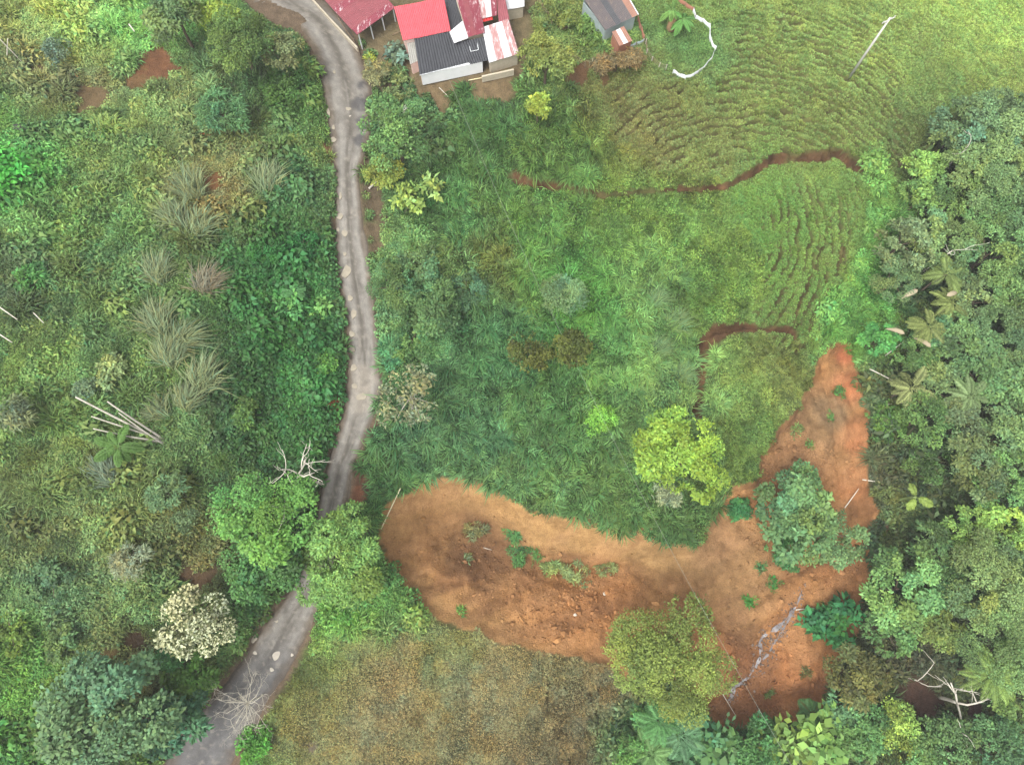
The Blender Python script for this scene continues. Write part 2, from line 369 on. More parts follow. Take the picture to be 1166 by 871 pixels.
def mat_plain(name, srgb, rough=.7, var=.18, scale=3.0, spec=.3, metal=0.0, stretch=None, bstr=.0):
    m, nt, b = nodes_of(name)
    c = lin(srgb)
    o, f = noise_ramp(nt, scale, tuple(np.clip(c * (1 - var), 0, 1)), tuple(np.clip(c * (1 + var), 0, 1)), stretch=stretch)
    nt.links.new(o, b.inputs['Base Color']); b.inputs['Roughness'].default_value = rough
    b.inputs['Specular IOR Level'].default_value = spec; b.inputs['Metallic'].default_value = metal
    if bstr: bump(nt, b, f, bstr, .03)
    return m
M_bark = mat_plain('bark', (92, 80, 66), .9, .35, 5, bstr=.5)
M_barkp = mat_plain('pale_bark', (178, 172, 158), .85, .2, 5, bstr=.3)
M_dead = mat_plain('bleached_wood', (196, 190, 176), .85, .2, 4)
M_concrete = mat_plain('concrete', (192, 190, 182), .8, .08, 2)
M_cable = mat_plain('cable_sheath', (140, 146, 132), .6, .1, 2)

# ------------------------------------------------------------------ mesh helpers
def new_mesh(name, V, F, mat, col=None, smooth=False, mats=None):
    """V: n x 3 array, F: list of equally long face arrays (k x 3 / k x 4) or plain python faces"""
    me = bpy.data.meshes.new(name)
    V = np.asarray(V, np.float32)
    groups = F if isinstance(F, (list, tuple)) and len(F) and isinstance(F[0], np.ndarray) else None
    if groups is None:
        me.from_pydata([tuple(p) for p in V], [], [tuple(f) for f in F])
    else:
        nl = sum(g.size for g in groups); nf = sum(len(g) for g in groups)
        me.vertices.add(len(V)); me.vertices.foreach_set('co', V.ravel())
        me.loops.add(nl); me.loops.foreach_set('vertex_index', np.concatenate([g.ravel() for g in groups]).astype(np.int32))
        me.polygons.add(nf)
        tot = np.concatenate([np.full(len(g), g.shape[1]) for g in groups]).astype(np.int32)
        st = np.concatenate([[0], np.cumsum(tot)[:-1]]).astype(np.int32)
        me.polygons.foreach_set('loop_start', st)
    me.update(calc_edges=True)
    if col is not None:
        a = me.attributes.new('Col', 'FLOAT_COLOR', 'POINT')
        a.data.foreach_set('color', np.hstack([np.clip(col, 0, 4), np.ones((len(V), 1))]).astype(np.float32).ravel())
    if mat: me.materials.append(mat)
    if smooth: me.polygons.foreach_set('use_smooth', np.ones(len(me.polygons), bool))
    return me

def link(name, me, parent=None, loc=None):
    o = bpy.data.objects.new(name, me); C.objects.link(o)
    if parent: o.parent = parent
    if loc is not None: o.location = tuple(float(k) for k in loc)
    return o
def tag(o, label=None, cat=None, group=None, kind=None):
    for k, v in (('label', label), ('category', cat), ('group', group), ('kind', kind)):
        if v: o[k] = v
    return o
def empty(name, loc, label, cat, group=None, rz=0.0):
    o = bpy.data.objects.new(name, None); C.objects.link(o); o.empty_display_size = .3
    o.location = tuple(float(k) for k in loc); o.rotation_euler = (0, 0, rz)
    return tag(o, label, cat, group)

def unit(a): return a / np.maximum(np.linalg.norm(a, axis=-1, keepdims=True), 1e-9)

def tube(P, R, sides=6):
    P = np.asarray(P, float); n = len(P); R = np.broadcast_to(np.asarray(R, float), (n,))
    T = unit(np.gradient(P, axis=0)); ref = np.array([0.31, .17, .93]); ref2 = np.array([.9, .3, .1])
    V = []
    for p, t, r in zip(P, T, R):
        rf = ref if abs(t @ ref) < .9 else ref2
        a = unit(np.cross(t, rf)); b = np.cross(t, a)
        an = np.arange(sides) * 2 * math.pi / sides
        V.append(p + r * (np.cos(an)[:, None] * a + np.sin(an)[:, None] * b))
    V = np.vstack(V); F = []
    for i in range(n - 1):
        for k in range(sides):
            k2 = (k + 1) % sides
            F.append((i * sides + k, i * sides + k2, (i + 1) * sides + k2, (i + 1) * sides + k))
    F.append(tuple(range(sides))[::-1]); F.append(tuple((n - 1) * sides + k for k in range(sides)))
    return V, F
def join(parts):
    V, F, o = [], [], 0
    for v, f in parts:
        V.append(v); F += [tuple(i + o for i in q) for q in f]; o += len(v)
    return np.vstack(V), F
def box(c, s, rz=0.0):
    x, y, z = np.array(s) / 2
    v = np.array([(-x,-y,-z),(x,-y,-z),(x,y,-z),(-x,y,-z),(-x,-y,z),(x,-y,z),(x,y,z),(-x,y,z)])
    cr, sn = math.cos(rz), math.sin(rz)
    v = np.stack([v[:, 0] * cr - v[:, 1] * sn, v[:, 0] * sn + v[:, 1] * cr, v[:, 2]], -1) + np.array(c)
    return v, [(3,2,1,0),(4,5,6,7),(0,1,5,4),(1,2,6,5),(2,3,7,6),(3,0,4,7)]

def leaves(P, A, Nn, L, W, droop, bulge=.12):
    """leaf blades: base P, direction A, face normal Nn -> one kite per leaf"""
    S = unit(np.cross(A, Nn)); L = L[:, None]; W = W[:, None]
    mid = P + A * L * .45 + Nn * L * bulge
    tip = P + A * L - np.array([0, 0, 1.0]) * L * droop[:, None]
    V = np.stack([P, mid + S * W / 2, tip, mid - S * W / 2], 1).reshape(-1, 3)
    n = len(P); F = np.arange(4 * n).reshape(n, 4)
    return V, [F]
def blades(P, A, L, W, lean):
    """grass blades that rise and bend over: base P, horizontal direction A"""
    up = np.array([0, 0, 1.0]); S = np.stack([-A[:, 1], A[:, 0], np.zeros(len(A))], -1)
    L = L[:, None]; W = W[:, None]; ln = lean[:, None]
    m = P + up * L * .55 * (1 - ln * .4) + A * L * .45 * ln
    t = P + up * L * (.9 - ln * .75) + A * L * (.25 + .75 * ln)
    V = np.stack([P - S * W * .4, P + S * W * .4, m + S * W * .5, m - S * W * .5, t], 1).reshape(-1, 3)
    n = len(P); b = np.arange(n)[:, None] * 5
    return V, [b + np.array([[0, 1, 2, 3]]), b + np.array([[3, 2, 4]])]

def rand_dirs(r, n):
    v = r.normal(size=(n, 3)); return unit(v)

# ------------------------------------------------------------------ the ground sheet, the landslide scar, the road
ex = np.array([4, 10, 20, 40, 80, 160, 320, 640.0])
fx = np.concatenate([X0 - ex[::-1], gx, X1 + ex]); fy = np.concatenate([Y0 - ex[::-1], gy, Y1 + ex])
FX, FY = np.meshgrid(fx, fy, indexing='ij')
FZ = ground(FX, FY)
nx, ny = FX.shape
pad = len(ex)
def padded(a, fill): 
    out = np.full((nx, ny) + a.shape[2:], fill, float); out[pad:-pad, pad:-pad] = a; return out
kindG, colG = cover(np.clip(FX, X0, X1).ravel()[:1], np.clip(FY, Y0, Y1).ravel()[:1])
# cover colour on a 1 m raster, then interpolated
_k, _c = cover(_CX.ravel(), _CY.ravel())
_c = _c.reshape(_CX.shape + (3,))
colv = np.stack([bilin(_c[..., i], GX, GY, X0, Y0, 1.0) for i in range(3)], -1)
soilmix = np.array(lin((104, 92, 62)))
base = colv * .55 + soilmix * .30
base = base * (0.8 + .4 * vnoise(GX, GY, 1.1, 3))[..., None]
gsoil = lin((82, 74, 46))
_g = np.clip(GROOVE * 1.3, 0, 1)[..., None] * .85; base = base * (1 - _g) + gsoil * _g
bm_, bc_ = bare_mask(GX, GY)
base = base * (1 - bm_[..., None]) + bc_ * bm_[..., None]
kp = (sstep(-1.2, .3, dp + .6 * fbm(GX, GY, 1.6, 2)) * .9)[..., None]; base = base * (1 - kp) + lin((124, 110, 84)) * (.8 + .4 * vnoise(GX, GY, 1.2, 6))[..., None] * kp
clay = lin((104, 78, 54))
K1 = K1 * (.55 + .45 * sstep(.2, .4, vnoise(GX, GY, 2.4, 4)))
kk = np.maximum(np.maximum(K1, K2), .6 * np.maximum(K3, K4)) 
base = base * (1 - kk[..., None]) + clay * kk[..., None] * (.45 + 1.0 * vnoise(GX, GY, 1.0, 12))[..., None]
# shoulder of the road
sh = (1 - sstep(.1, .7, D_ROAD + .4 * fbm(GX, GY, 1.5, 13)))
base = base * (1 - sh[..., None]) + lin((118, 102, 84)) * sh[..., None]
# clay of the landslide: fresh orange, pale scoured faces, wet brown, shade painted at scarp foot and in hollow
def spot(u, v, r, soft=.5):
    p = at(float(u), float(v)); R = r / 10.5
    return 1 - sstep(1 - soft, 1 + soft, np.hypot(GX - p[0], GY - p[1]) / R + .35 * fbm(GX, GY, 3, 10))
sl = np.broadcast_to(lin((176, 116, 72)), GX.shape + (3,)).copy()
def lay(k, c):
    global sl
    k = np.clip(k, 0, 1)[..., None]; sl = sl * (1 - k) + lin(c) * k
lay(sstep(.4, .7, vnoise(GX, GY, 4, 5)) * .6, (186, 126, 80))
lay(sstep(.5, .75, vnoise(GX, GY, 2, 8)) * .5, (158, 98, 60))
lay((1 - sstep(2.6, 4.2, dn)) * ins * .75, (192, 140, 92))
lay((1 - sstep(.5, 1.3, np.abs(dn - 4.0))) * ins * .5, (132, 88, 58))  # darker band: shade along the scarp foot put into the colour
lay((1 - sstep(1.0, 4.0, ds)) * .4, (172, 128, 86))
for u, v, r, c, k in [(520,612,42,(128,88,62),.75),(560,632,40,(134,90,64),.7),(640,655,38,(140,100,68),.4),(740,640,30,(150,110,76),.5),(690,690,50,(180,110,64),.6),(640,700,46,(182,114,66),.6),  # opening spots: wet hollow, with its inner shadow painted into the clay colour
        (830,650,60,(160,118,86),.6),(810,610,40,(150,104,78),.5),(930,480,40,(152,112,84),.8),(905,520,34,(146,100,74),.7),(880,545,26,(146,98,72),.6),(968,440,20,(196,108,70),.9),
        (976,500,22,(194,112,72),.8),(975,550,22,(186,112,70),.8),(962,405,14,(188,98,66),.9),(945,470,20,(140,110,92),.5),(960,650,36,(168,104,66),.7),(930,730,60,(184,114,66),.8),(900,790,50,(180,106,62),.8),
        (850,800,40,(150,84,52),.6),(820,760,40,(166,96,58),.7),(960,690,16,(124,72,46),.7),(845,715,20,(120,82,60),.5),(780,690,40,(166,112,70),.5),(470,600,40,(188,128,82),.6),(860,770,24,(146,94,66),.5)]:
    lay(spot(u, v, r) * k, c)
_y = (sl * np.array([.3, .59, .11])).sum(-1, keepdims=True); sl = (_y + (sl - _y) * .80) * np.array([.99, 1.07, .79]) * 1.12
_fl = vnoise(GX * .92 + GY * .39, (GY * .92 - GX * .39) * 4.0, 5.0, 6); lay(sstep(.52, .78, _fl) * .35 * (dn > 3.5), (128, 92, 66)); lay(sstep(.55, .8, 1 - _fl) * .3, (198, 152, 108))
sl *= (.80 + .22 * vnoise(GX, GY, .8, 2) + .22 * vnoise(GX * .6 + GY * .8, (GY * .6 - GX * .8) * .25, .9, 13))[..., None]
edge = sstep(0, .15, D_SLIDE)[..., None]
base = base * (1 - edge) + sl * edge

outer = np.stack([ground(FX, FY) * 0 + bilin(base[..., i], FX, FY, X0, Y0, STEP) for i in range(3)], -1)
ALB = 0.66                                            # seen colour -> albedo
idx = np.arange(nx * ny).reshape(nx, ny)
quads = np.stack([idx[:-1, :-1], idx[1:, :-1], idx[1:, 1:], idx[:-1, 1:]], -1).reshape(-1, 4)
in_slide = padded(D_SLIDE, -99) > 0.0
qs = (in_slide[:-1, :-1] & in_slide[1:, 1:]).ravel()
Vg = np.stack([FX, FY, FZ], -1).reshape(-1, 3); Cg = outer.reshape(-1, 3) * ALB
def submesh(name, sel, mat):
    q = quads[sel]; u, inv = np.unique(q, return_inverse=True)
    return new_mesh(name, Vg[u], [inv.reshape(-1, 4)], mat, Cg[u], True)
g = link('ground', submesh('ground', ~qs, M_ground)); tag(g, 'sloping hillside ground under grass and scrub', 'ground', kind='structure')
g = link('landslide_scar', submesh('landslide_scar', qs, M_slide)); tag(g, 'raw orange clay scar of the landslide', 'ground', kind='structure')

# road strip
NA = 29
tt = np.linspace(-1, 1, NA)
cen = RC[:, :2]; side = (RR - RL)[:, :2] / 2
wob = .10 * fbm(np.arange(NR) * .25, np.zeros(NR), 2.0, 3)
RX = cen[:, None, 0] + side[:, None, 0] * tt * (1.13 + wob[:, None]); RY = cen[:, None, 1] + side[:, None, 1] * tt * (1.13 + wob[:, None])
rut = -.05 * np.exp(-((np.abs(tt) - .48) / .16) ** 2) 
RZ = RC[:, None, 2] + rut + .03 * fbm(RX, RY, .8, 2) - .16 * np.clip(np.abs(tt) - .9, 0, 1) / .1 + .02
ctr = lin((146, 140, 131)); trk = lin((170, 165, 156)); mid_ = lin((122, 116, 107)); dark = lin((92, 90, 92)); mud = lin((126, 110, 90))
rc = np.broadcast_to(ctr, RX.shape + (3,)).copy()
al = np.arange(NR)[:, None] * .25
t2 = tt[None, :] + .10 * fbm(al + 0 * tt, 0 * al + 3 + 0 * tt, 9.0, 4)
def rl(k, c):
    global rc
    k = np.clip(k, 0, 1)[..., None]; rc = rc * (1 - k) + c * k
rl(np.exp(-((np.abs(t2) - .45) / .17) ** 2) * .85, trk)
rl(np.exp(-(t2 / .15) ** 2) * .8, lin((110, 104, 94)))
rl(sstep(.62, .95, np.abs(t2) + .2 * fbm(RX, RY, 1.5, 6)) * .75, mud)
rl(sstep(.5, .8, vnoise(al + 0 * tt, t2 * 2.2, .55, 9) * .6 + .4 * vnoise(al * .12 + 0 * tt, t2 * 2.2, .3, 3)) * .5, mid_)
rl(sstep(.55, .8, vnoise(al * .1 + 0 * tt, t2 * 2.0, .22, 6)) * .5, trk)
def rspot(u, v, r):
    p = at(float(u), float(v)); return 1 - sstep(.6, 1.1, np.hypot(RX - p[0], RY - p[1]) / (r / 10.5) + .4 * fbm(RX, RY, 1.2, 3))
for u, v, r in [(414,118,14),(413,140,12),(410,160,9),(413,98,8)]: rl(rspot(u, v, r) * .8, dark)
for u, v, r in [(410,432,20),(412,455,18)]: rl(rspot(u, v, r) * .5, lin((190,180,165)))
lower = sstep(-4, -12, RY)     # the lower stretch is darker, damp gravel
rl(lower * .75, lin((112, 112, 114)))
rl(sstep(.60, .80, vnoise(RX, RY, .6, 4)) * .18, lin((108, 102, 94)))
rl(sstep(.70, .85, vnoise(RX, RY, .3, 7)) * .4, lin((186, 178, 164)))
rl(sstep(.55, .9, np.abs(t2) + .25 * fbm(RX, RY, 1.0, 8)) * .5, lin((112, 96, 78)))
rc *= (.72 + .22 * vnoise(RX, RY, .35, 5))[..., None]
ri = np.arange(NR * NA).reshape(NR, NA)
rq = np.stack([ri[:-1, :-1], ri[:-1, 1:], ri[1:, 1:], ri[1:, :-1]], -1).reshape(-1, 4)
me = new_mesh('road', np.stack([RX, RY, RZ], -1).reshape(-1, 3), [rq], M_road, rc.reshape(-1, 3) * ALB, True)
tag(link('road', me), 'narrow unpaved gravel road winding down the slope', 'road', kind='structure')
_rcen = RC.copy()
def road_z(p):
    i = np.hypot(RC[:, 0] - p[0], RC[:, 1] - p[1]).argmin(); return RC[i, 2]

# ------------------------------------------------------------------ ground cover (nobody could count it): instanced tufts
def tuft_weed(r, n, rad, hgt, L, W):
    a = r.random(n) * 6.283; q = np.sqrt(r.random(n)) * rad
    z = hgt * (1 - (q / rad) ** 2) * (.35 + .65 * r.random(n))
    P = np.stack([np.cos(a) * q, np.sin(a) * q, z], -1)
    b = a + r.normal(size=n) * .9
    A = unit(np.stack([np.cos(b), np.sin(b), r.normal(size=n) * .35 + .1], -1))
    Nn = unit(np.stack([np.cos(a) * .35, np.sin(a) * .35, np.ones(n)], -1) + r.normal(size=(n, 3)) * .35)
    return leaves(P, A, Nn, L * (.6 + .8 * r.random(n)), W * (.6 + .8 * r.random(n)), .1 + .3 * r.random(n))
def tuft_grass(r, n, rad, L, W, lean, comb=None):
    a = r.random(n) * 6.283; q = np.sqrt(r.random(n)) * rad
    P = np.stack([np.cos(a) * q, np.sin(a) * q, -.05 * np.ones(n)], -1)
    b = a + r.normal(size=n) * .7 if comb is None else comb + r.normal(size=n) * .5
    A = np.stack([np.cos(b), np.sin(b), np.zeros(n)], -1)
    return blades(P, A, L * (.55 + .8 * r.random(n)), W * (.7 + .6 * r.random(n)), np.clip(lean + .25 * r.normal(size=n), .05, 1.1))

def sources(cname, makers, seed, var=.30):
    col = bpy.data.collections.new(cname)
    for i, mk in enumerate(makers):
        r = np.random.default_rng(seed + i)
        V, F = mk(r)
        per = 4 if len(F) == 1 else 5
        n = len(V) // per
        shade = 1 + var * np.clip(r.normal(size=(n, 1)), -2, 2) + np.array([[.6, 0, -.2]]) * (.18 * r.normal(size=(n, 1)))
        me = new_mesh(cname, V, F, M_tuft, np.repeat(np.clip(shade, .35, 1.9), per, 0))
        col.objects.link(bpy.data.objects.new(cname, me))
    return col

def scatter(name, P, rot, scl, tint, var_i, coll, label, cat):
    me = bpy.data.meshes.new(name); n = len(P)
    me.vertices.add(n); me.vertices.foreach_set('co', P.astype(np.float32).ravel())
    for nm, ty, fld, arr in (('rot', 'FLOAT_VECTOR', 'vector', rot), ('scl', 'FLOAT_VECTOR', 'vector', scl), ('tint', 'FLOAT_COLOR', 'color', np.hstack([tint, np.ones((n, 1))])), ('pick', 'INT', 'value', var_i)):
        a = me.attributes.new(nm, ty, 'POINT'); a.data.foreach_set(fld, np.asarray(arr, np.int32 if ty == 'INT' else np.float32).ravel())
    o = link(name, me); tag(o, label, cat, kind='stuff')
    ng = bpy.data.node_groups.new(name, 'GeometryNodeTree')
    ng.interface.new_socket('Geometry', in_out='INPUT', socket_type='NodeSocketGeometry'); ng.interface.new_socket('Geometry', in_out='OUTPUT', socket_type='NodeSocketGeometry')
    gi = ng.nodes.new('NodeGroupInput'); go = ng.nodes.new('NodeGroupOutput')
    ci = ng.nodes.new('GeometryNodeCollectionInfo'); ci.inputs['Collection'].default_value = coll; ci.inputs['Separate Children'].default_value = True; ci.inputs['Reset Children'].default_value = True
    ip = ng.nodes.new('GeometryNodeInstanceOnPoints'); ip.inputs['Pick Instance'].default_value = True
    def na(nm, ty):
        x = ng.nodes.new('GeometryNodeInputNamedAttribute'); x.data_type = ty; x.inputs[0].default_value = nm; return x.outputs[0]
    er = ng.nodes.new('FunctionNodeEulerToRotation')
    l = ng.links.new
    l(gi.outputs[0], ip.inputs['Points']); l(ci.outputs[0], ip.inputs['Instance']); l(na('pick', 'INT'), ip.inputs['Instance Index'])
    l(na('rot', 'FLOAT_VECTOR'), er.inputs[0]); l(er.outputs[0], ip.inputs['Rotation']); l(na('scl', 'FLOAT_VECTOR'), ip.inputs['Scale'])
    l(ip.outputs[0], go.inputs[0])
    md = o.modifiers.new('scatter', 'NODES'); md.node_group = ng
    return o

def seen(x, y, z, m=140):
    """inside the photo's frame, with a margin in pixels"""
    c, s = math.cos(PITCH), math.sin(PITCH); dz = z - CAM_H
    yc = y * c + dz * s; zc = -y * s + dz * c
    u = IMG_W / 2 + FOC * x / -zc; v = IMG_H / 2 - FOC * yc / -zc
    return (u > -m) & (u < IMG_W + m) & (v > -m) & (v < IMG_H + m)

def jitter_grid(sp, r):
    a, b = np.meshgrid(np.arange(X0 + 1, X1 - 1, sp), np.arange(Y0 + 1, Y1 - 1, sp), indexing='ij')
    x = (a + (r.random(a.shape) - .5) * sp * 1.3).ravel(); y = (b + (r.random(a.shape) - .5) * sp * 1.3).ravel()
    k = seen(x, y, ground(x, y)); return x[k], y[k]
def cell_rand(x, y, size, seed):
    wx = x + size * .6 * fbm(x, y, size * 1.5, seed); wy = y + size * .6 * fbm(x, y, size * 1.5, seed + 5)
    i = np.floor(wx / size).astype(int); j = np.floor(wy / size).astype(int)
    return np.stack([_lat[(seed + q) % 16][i & 255, j & 255] for q in range(4)], -1)

def hits(Hm_mask, x, y): return bilin(Hm_mask, x, y, X0, Y0, STEP)
def clear(x, y, bare=True):
    k = (hits(D_SLIDE, x, y) < -.05 + .8 * fbm(x, y, 1.5, 10, 2)) & (hits(D_ROAD, x, y) > .45 + .35 * fbm(x, y, 1.1, 3)) & (hits(dp, x, y) < -.3 + 1.2 * fbm(x, y, 1.8, 6)) 
    k &= hits(kk, x, y) < .3
    k &= (hits(D_C, x, y) > .15 + .35 * vnoise(x, y, 1.6, 5))
    if bare: k &= hits(bm_, x, y) < .35 + .3 * np.random.default_rng(1).random(len(x))
    return k

W1 = lambda L, W, n, h: (lambda r: tuft_weed(r, n, .5, h, L, W))
COV = {
 'weed': dict(sp=.41, coll=sources('weed_tuft', [W1(.22, .10, 70, .35), W1(.16, .07, 90, .3), W1(.30, .15, 46, .45), lambda r: tuft_grass(r, 60, .35, .55, .045, .6)], 20), nv=4, cell=.40, hue=.15, s=(.7, 1.35)),
 'broad': dict(sp=.45, coll=sources('creeper_tuft', [W1(.30, .22, 50, .5), W1(.24, .17, 64, .45), W1(.38, .26, 34, .6)], 30), nv=3, cell=.32, hue=.12, s=(.75, 1.35)),
 'tall': dict(sp=.48, coll=sources('tall_grass_tuft', [lambda r: tuft_grass(r, 34, .3, 1.25, .095, .8), lambda r: tuft_grass(r, 30, .3, 1.5, .10, .9), lambda r: tuft_grass(r, 30, .35, 1.15, .09, .8, 2.6), lambda r: tuft_grass(r, 30, .35, 1.3, .095, .9, 3.3), W1(.26, .12, 60, .7), W1(.18, .09, 80, .6)], 40, .42), nv=6, cell=.38, hue=.14, s=(.65, 1.4)),
 'mead': dict(sp=.37, coll=sources('meadow_tuft', [lambda r: tuft_grass(r, 50, .30, .45, .06, .65), lambda r: tuft_grass(r, 50, .32, .55, .065, .75), W1(.20, .10, 50, .26)], 50, .4), nv=3, cell=.42, hue=.12, s=(.7, 1.3)),
 'past': dict(sp=.25, coll=sources('pasture_tuft', [lambda r: tuft_grass(r, 44, .15, .22, .045, .5), lambda r: tuft_grass(r, 40, .13, .25, .05, .6)], 60, .36), nv=2, cell=.16, hue=.08, s=(.7, 1.3)),
 'lawn': dict(sp=.36, coll=sources('lawn_tuft', [lambda r: tuft_grass(r, 70, .32, .26, .04, .6), W1(.15, .08, 60, .18)], 65), nv=2, cell=.22, hue=.12, s=(.7, 1.3)),
 'dry': dict(sp=.28, coll=sources('dry_grass_tuft', [lambda r: tuft_grass(r, 40, .16, .32, .05, .7), lambda r: tuft_grass(r, 36, .17, .38, .055, .85), W1(.15, .07, 40, .2)], 70, .5), nv=3, cell=.18, hue=.16, s=(.65, 1.3)),
 'wood': dict(sp=.55, coll=sources('understorey_tuft', [W1(.34, .16, 56, .6), W1(.26, .14, 66, .6), W1(.46, .20, 36, .8), lambda r: tuft_grass(r, 40, .3, .9, .07, .8)], 80), nv=4, cell=.5, hue=.22, s=(.8, 1.6)),
}
NAMES = {'weed': ('undergrowth', 'tangled mixed weeds and low shrubs on the slope beside the road', 'undergrowth'),
 'broad': ('creeper_undergrowth', 'dark green broad-leaved creepers on the banks along the road', 'undergrowth'),
 'tall': ('tall_grass', 'tall blue-green grass on the slope above the landslide', 'grass'),
 'mead': ('meadow_grass', 'yellow-green rough meadow grass between the cracks in the slope', 'grass'),
 'past': ('pasture_grass', 'pale yellow-green pasture grass on the terraced cattle slope', 'grass'),
 'lawn': ('lawn_grass', 'bright short grass in the fenced yard and on the verge', 'grass'),
 'dry': ('dry_grass', 'dull brown dry grass on the field below the landslide', 'grass'),
 'wood': ('wood_undergrowth', 'dark mixed undergrowth on the floor of the wood', 'undergrowth')}
TUFT_K = 1.42
for kd, c in COV.items():
    r = np.random.default_rng(sum(map(ord, kd)))
    x, y = jitter_grid(c['sp'], r)
    k = clear(x, y); x, y = x[k], y[k]
    kn, col = cover(x, y)
    k = kn == kd
    if kd == 'tall': k &= hits(D_C, x, y) > .75
    x, y, col = x[k], y[k], col[k]
    if kd in ('past', 'dry', 'mead'):
        k = hits(GROOVE, x, y) < .16 + .22 * r.random(len(x)); x, y, col = x[k], y[k], col[k]
    n = len(x)
    cr = cell_rand(x, y, 1.5, 3); cr2 = cell_rand(x, y, .7, 8)
    br = 1 + c['cell'] * ((cr[:, 0] - .5) * 1.4 + (cr2[:, 0] - .5) * 1.0) + .08 * r.normal(size=n)
    br *= 1 + .35 * c['cell'] * fbm(x, y, 9, 4) * 2
    hu = c['hue'] * ((cr[:, 1] - .5) * 1.6 + (cr2[:, 1] - .5) * .8)
    br *= {'dry': 1.2, 'weed': 1.5, 'broad': 1.15, 'wood': 1.4, 'tall': .86, 'mead': .84}.get(kd, 1.0)
    col = col * np.array({'weed': (.9, 1.03, .96), 'tall': (1.02, 1.0, .84), 'mead': (1.04, .99, .80), 'past': (.96, 1.04, .94), 'dry': (1.03, 1.0, .95)}.get(kd, (1, 1, 1)))
    tint = col * br[:, None] * np.stack([1 + hu * 1.1, 1 + .15 * hu, 1 - hu * .9], -1)
    s = c['s'][0] + (c['s'][1] - c['s'][0]) * (.5 * cr[:, 2] + .5 * r.random(n))
    if kd in ('weed', 'wood', 'broad'): s = s * (1 + (.75 if kd == 'weed' else .5) * sstep(.72, .8, cr[:, 3]) * (r.random(n) < .6)) * (.8 + .3 * cr2[:, 2])
    sc3 = np.stack([s, s, s * (.5 + .8 * cr[:, 3] + .6 * cr2[:, 3])], -1)
    rot = np.stack([.15 * r.normal(size=n), .15 * r.normal(size=n), r.random(n) * 6.283], -1)
    pick = np.clip((cr[:, 2] * 1.0 * c['nv'] + r.random(n) * 1.2 - .6).astype(int), 0, c['nv'] - 1)
    if kd == 'tall':
        rot[:, 2] = .8 * r.normal(size=n)
    nm, lb, ct = NAMES[kd]
    scatter(nm, np.stack([x, y, ground(x, y)], -1), rot, sc3, np.clip(tint, .004, 1) * ALB * TUFT_K, pick, c['coll'], lb, ct)
    print('cover', kd, n)

# ------------------------------------------------------------------ clods and small stones on the slide
def clod_mesh(r):
    V = np.array([(1,0,0),(-1,0,0),(0,1,0),(0,-1,0),(0,0,.7),(0,0,-.5),(.7,.7,.2),(-.6,.6,.3),(-.6,-.7,.2),(.7,-.6,.25)], float) * (.7 + .6 * r.random((10, 1)))
    import bmesh
    bm = bmesh.new()
    for p in V: bm.verts.new(p)
    bmesh.ops.convex_hull(bm, input=bm.verts)
    me = bpy.data.meshes.new('clod'); bm.to_mesh(me); bm.free()
    a = me.attributes.new('Col', 'FLOAT_COLOR', 'POINT'); a.data.foreach_set('color', np.ones(len(me.vertices) * 4, np.float32))
    return me
M_clod, nt, b = nodes_of('clay_clod')
t = N(nt, 'ShaderNodeAttribute', attribute_name='tint', attribute_type='INSTANCER'); c1, f1 = noise_ramp(nt, 3, (.8, .8, .8), (1.15, 1.15, 1.15))
nt.links.new(mixmul(nt, t.outputs[0], c1), b.inputs['Base Color']); b.inputs['Roughness'].default_value = .95; b.inputs['Specular IOR Level'].default_value = .15
ccol = bpy.data.collections.new('clod')
for i in range(4):
    me = clod_mesh(np.random.default_rng(90 + i)); me.materials.append(M_clod); ccol.objects.link(bpy.data.objects.new('clod', me))
r = np.random.default_rng(77)
x, y = jitter_grid(.34, r)
dsl = hits(D_SLIDE, x, y); dnn = hits(dn, x, y)
rough = sstep(.42, .62, vnoise(x, y, 4.5, 6)) * .7 + .12
rough = rough * (.12 + .88 * sstep(3.5, 6, dnn)) * sstep(.2, 1.5, dsl)
for u, v, rr, k in [(640,690,60,.9),(700,690,50,.9),(860,750,60,.8),(920,660,50,.9),(960,650,40,.9),(900,780,60,.4),(560,680,40,.7),(470,590,40,-.6),(930,470,50,-.6)]:
    p = at(float(u), float(v)); rough = rough + k * .5 * (1 - sstep(.4, 1.1, np.hypot(x - p[0], y - p[1]) / (rr / 10.5)))
k = (dsl > .1) & (r.random(len(x)) < np.clip(rough, .03, 1)); x, y = x[k], y[k]; n = len(x)
sz = .06 + .09 * r.random(n) + .26 * r.random(n) ** 9
sc_ = np.stack([bilin(sl[..., i], x, y, X0, Y0, STEP) for i in range(3)], -1) * (.8 + .5 * r.random((n, 1)))
scatter('soil_clods', np.stack([x, y, ground(x, y) + sz * .2], -1), r.random((n, 3)) * 6.28, sz[:, None] * (.7 + .6 * r.random((n, 3))), sc_ * ALB, r.integers(0, 4, n), ccol, 'loose orange clay clods strewn over the landslide', 'clods')

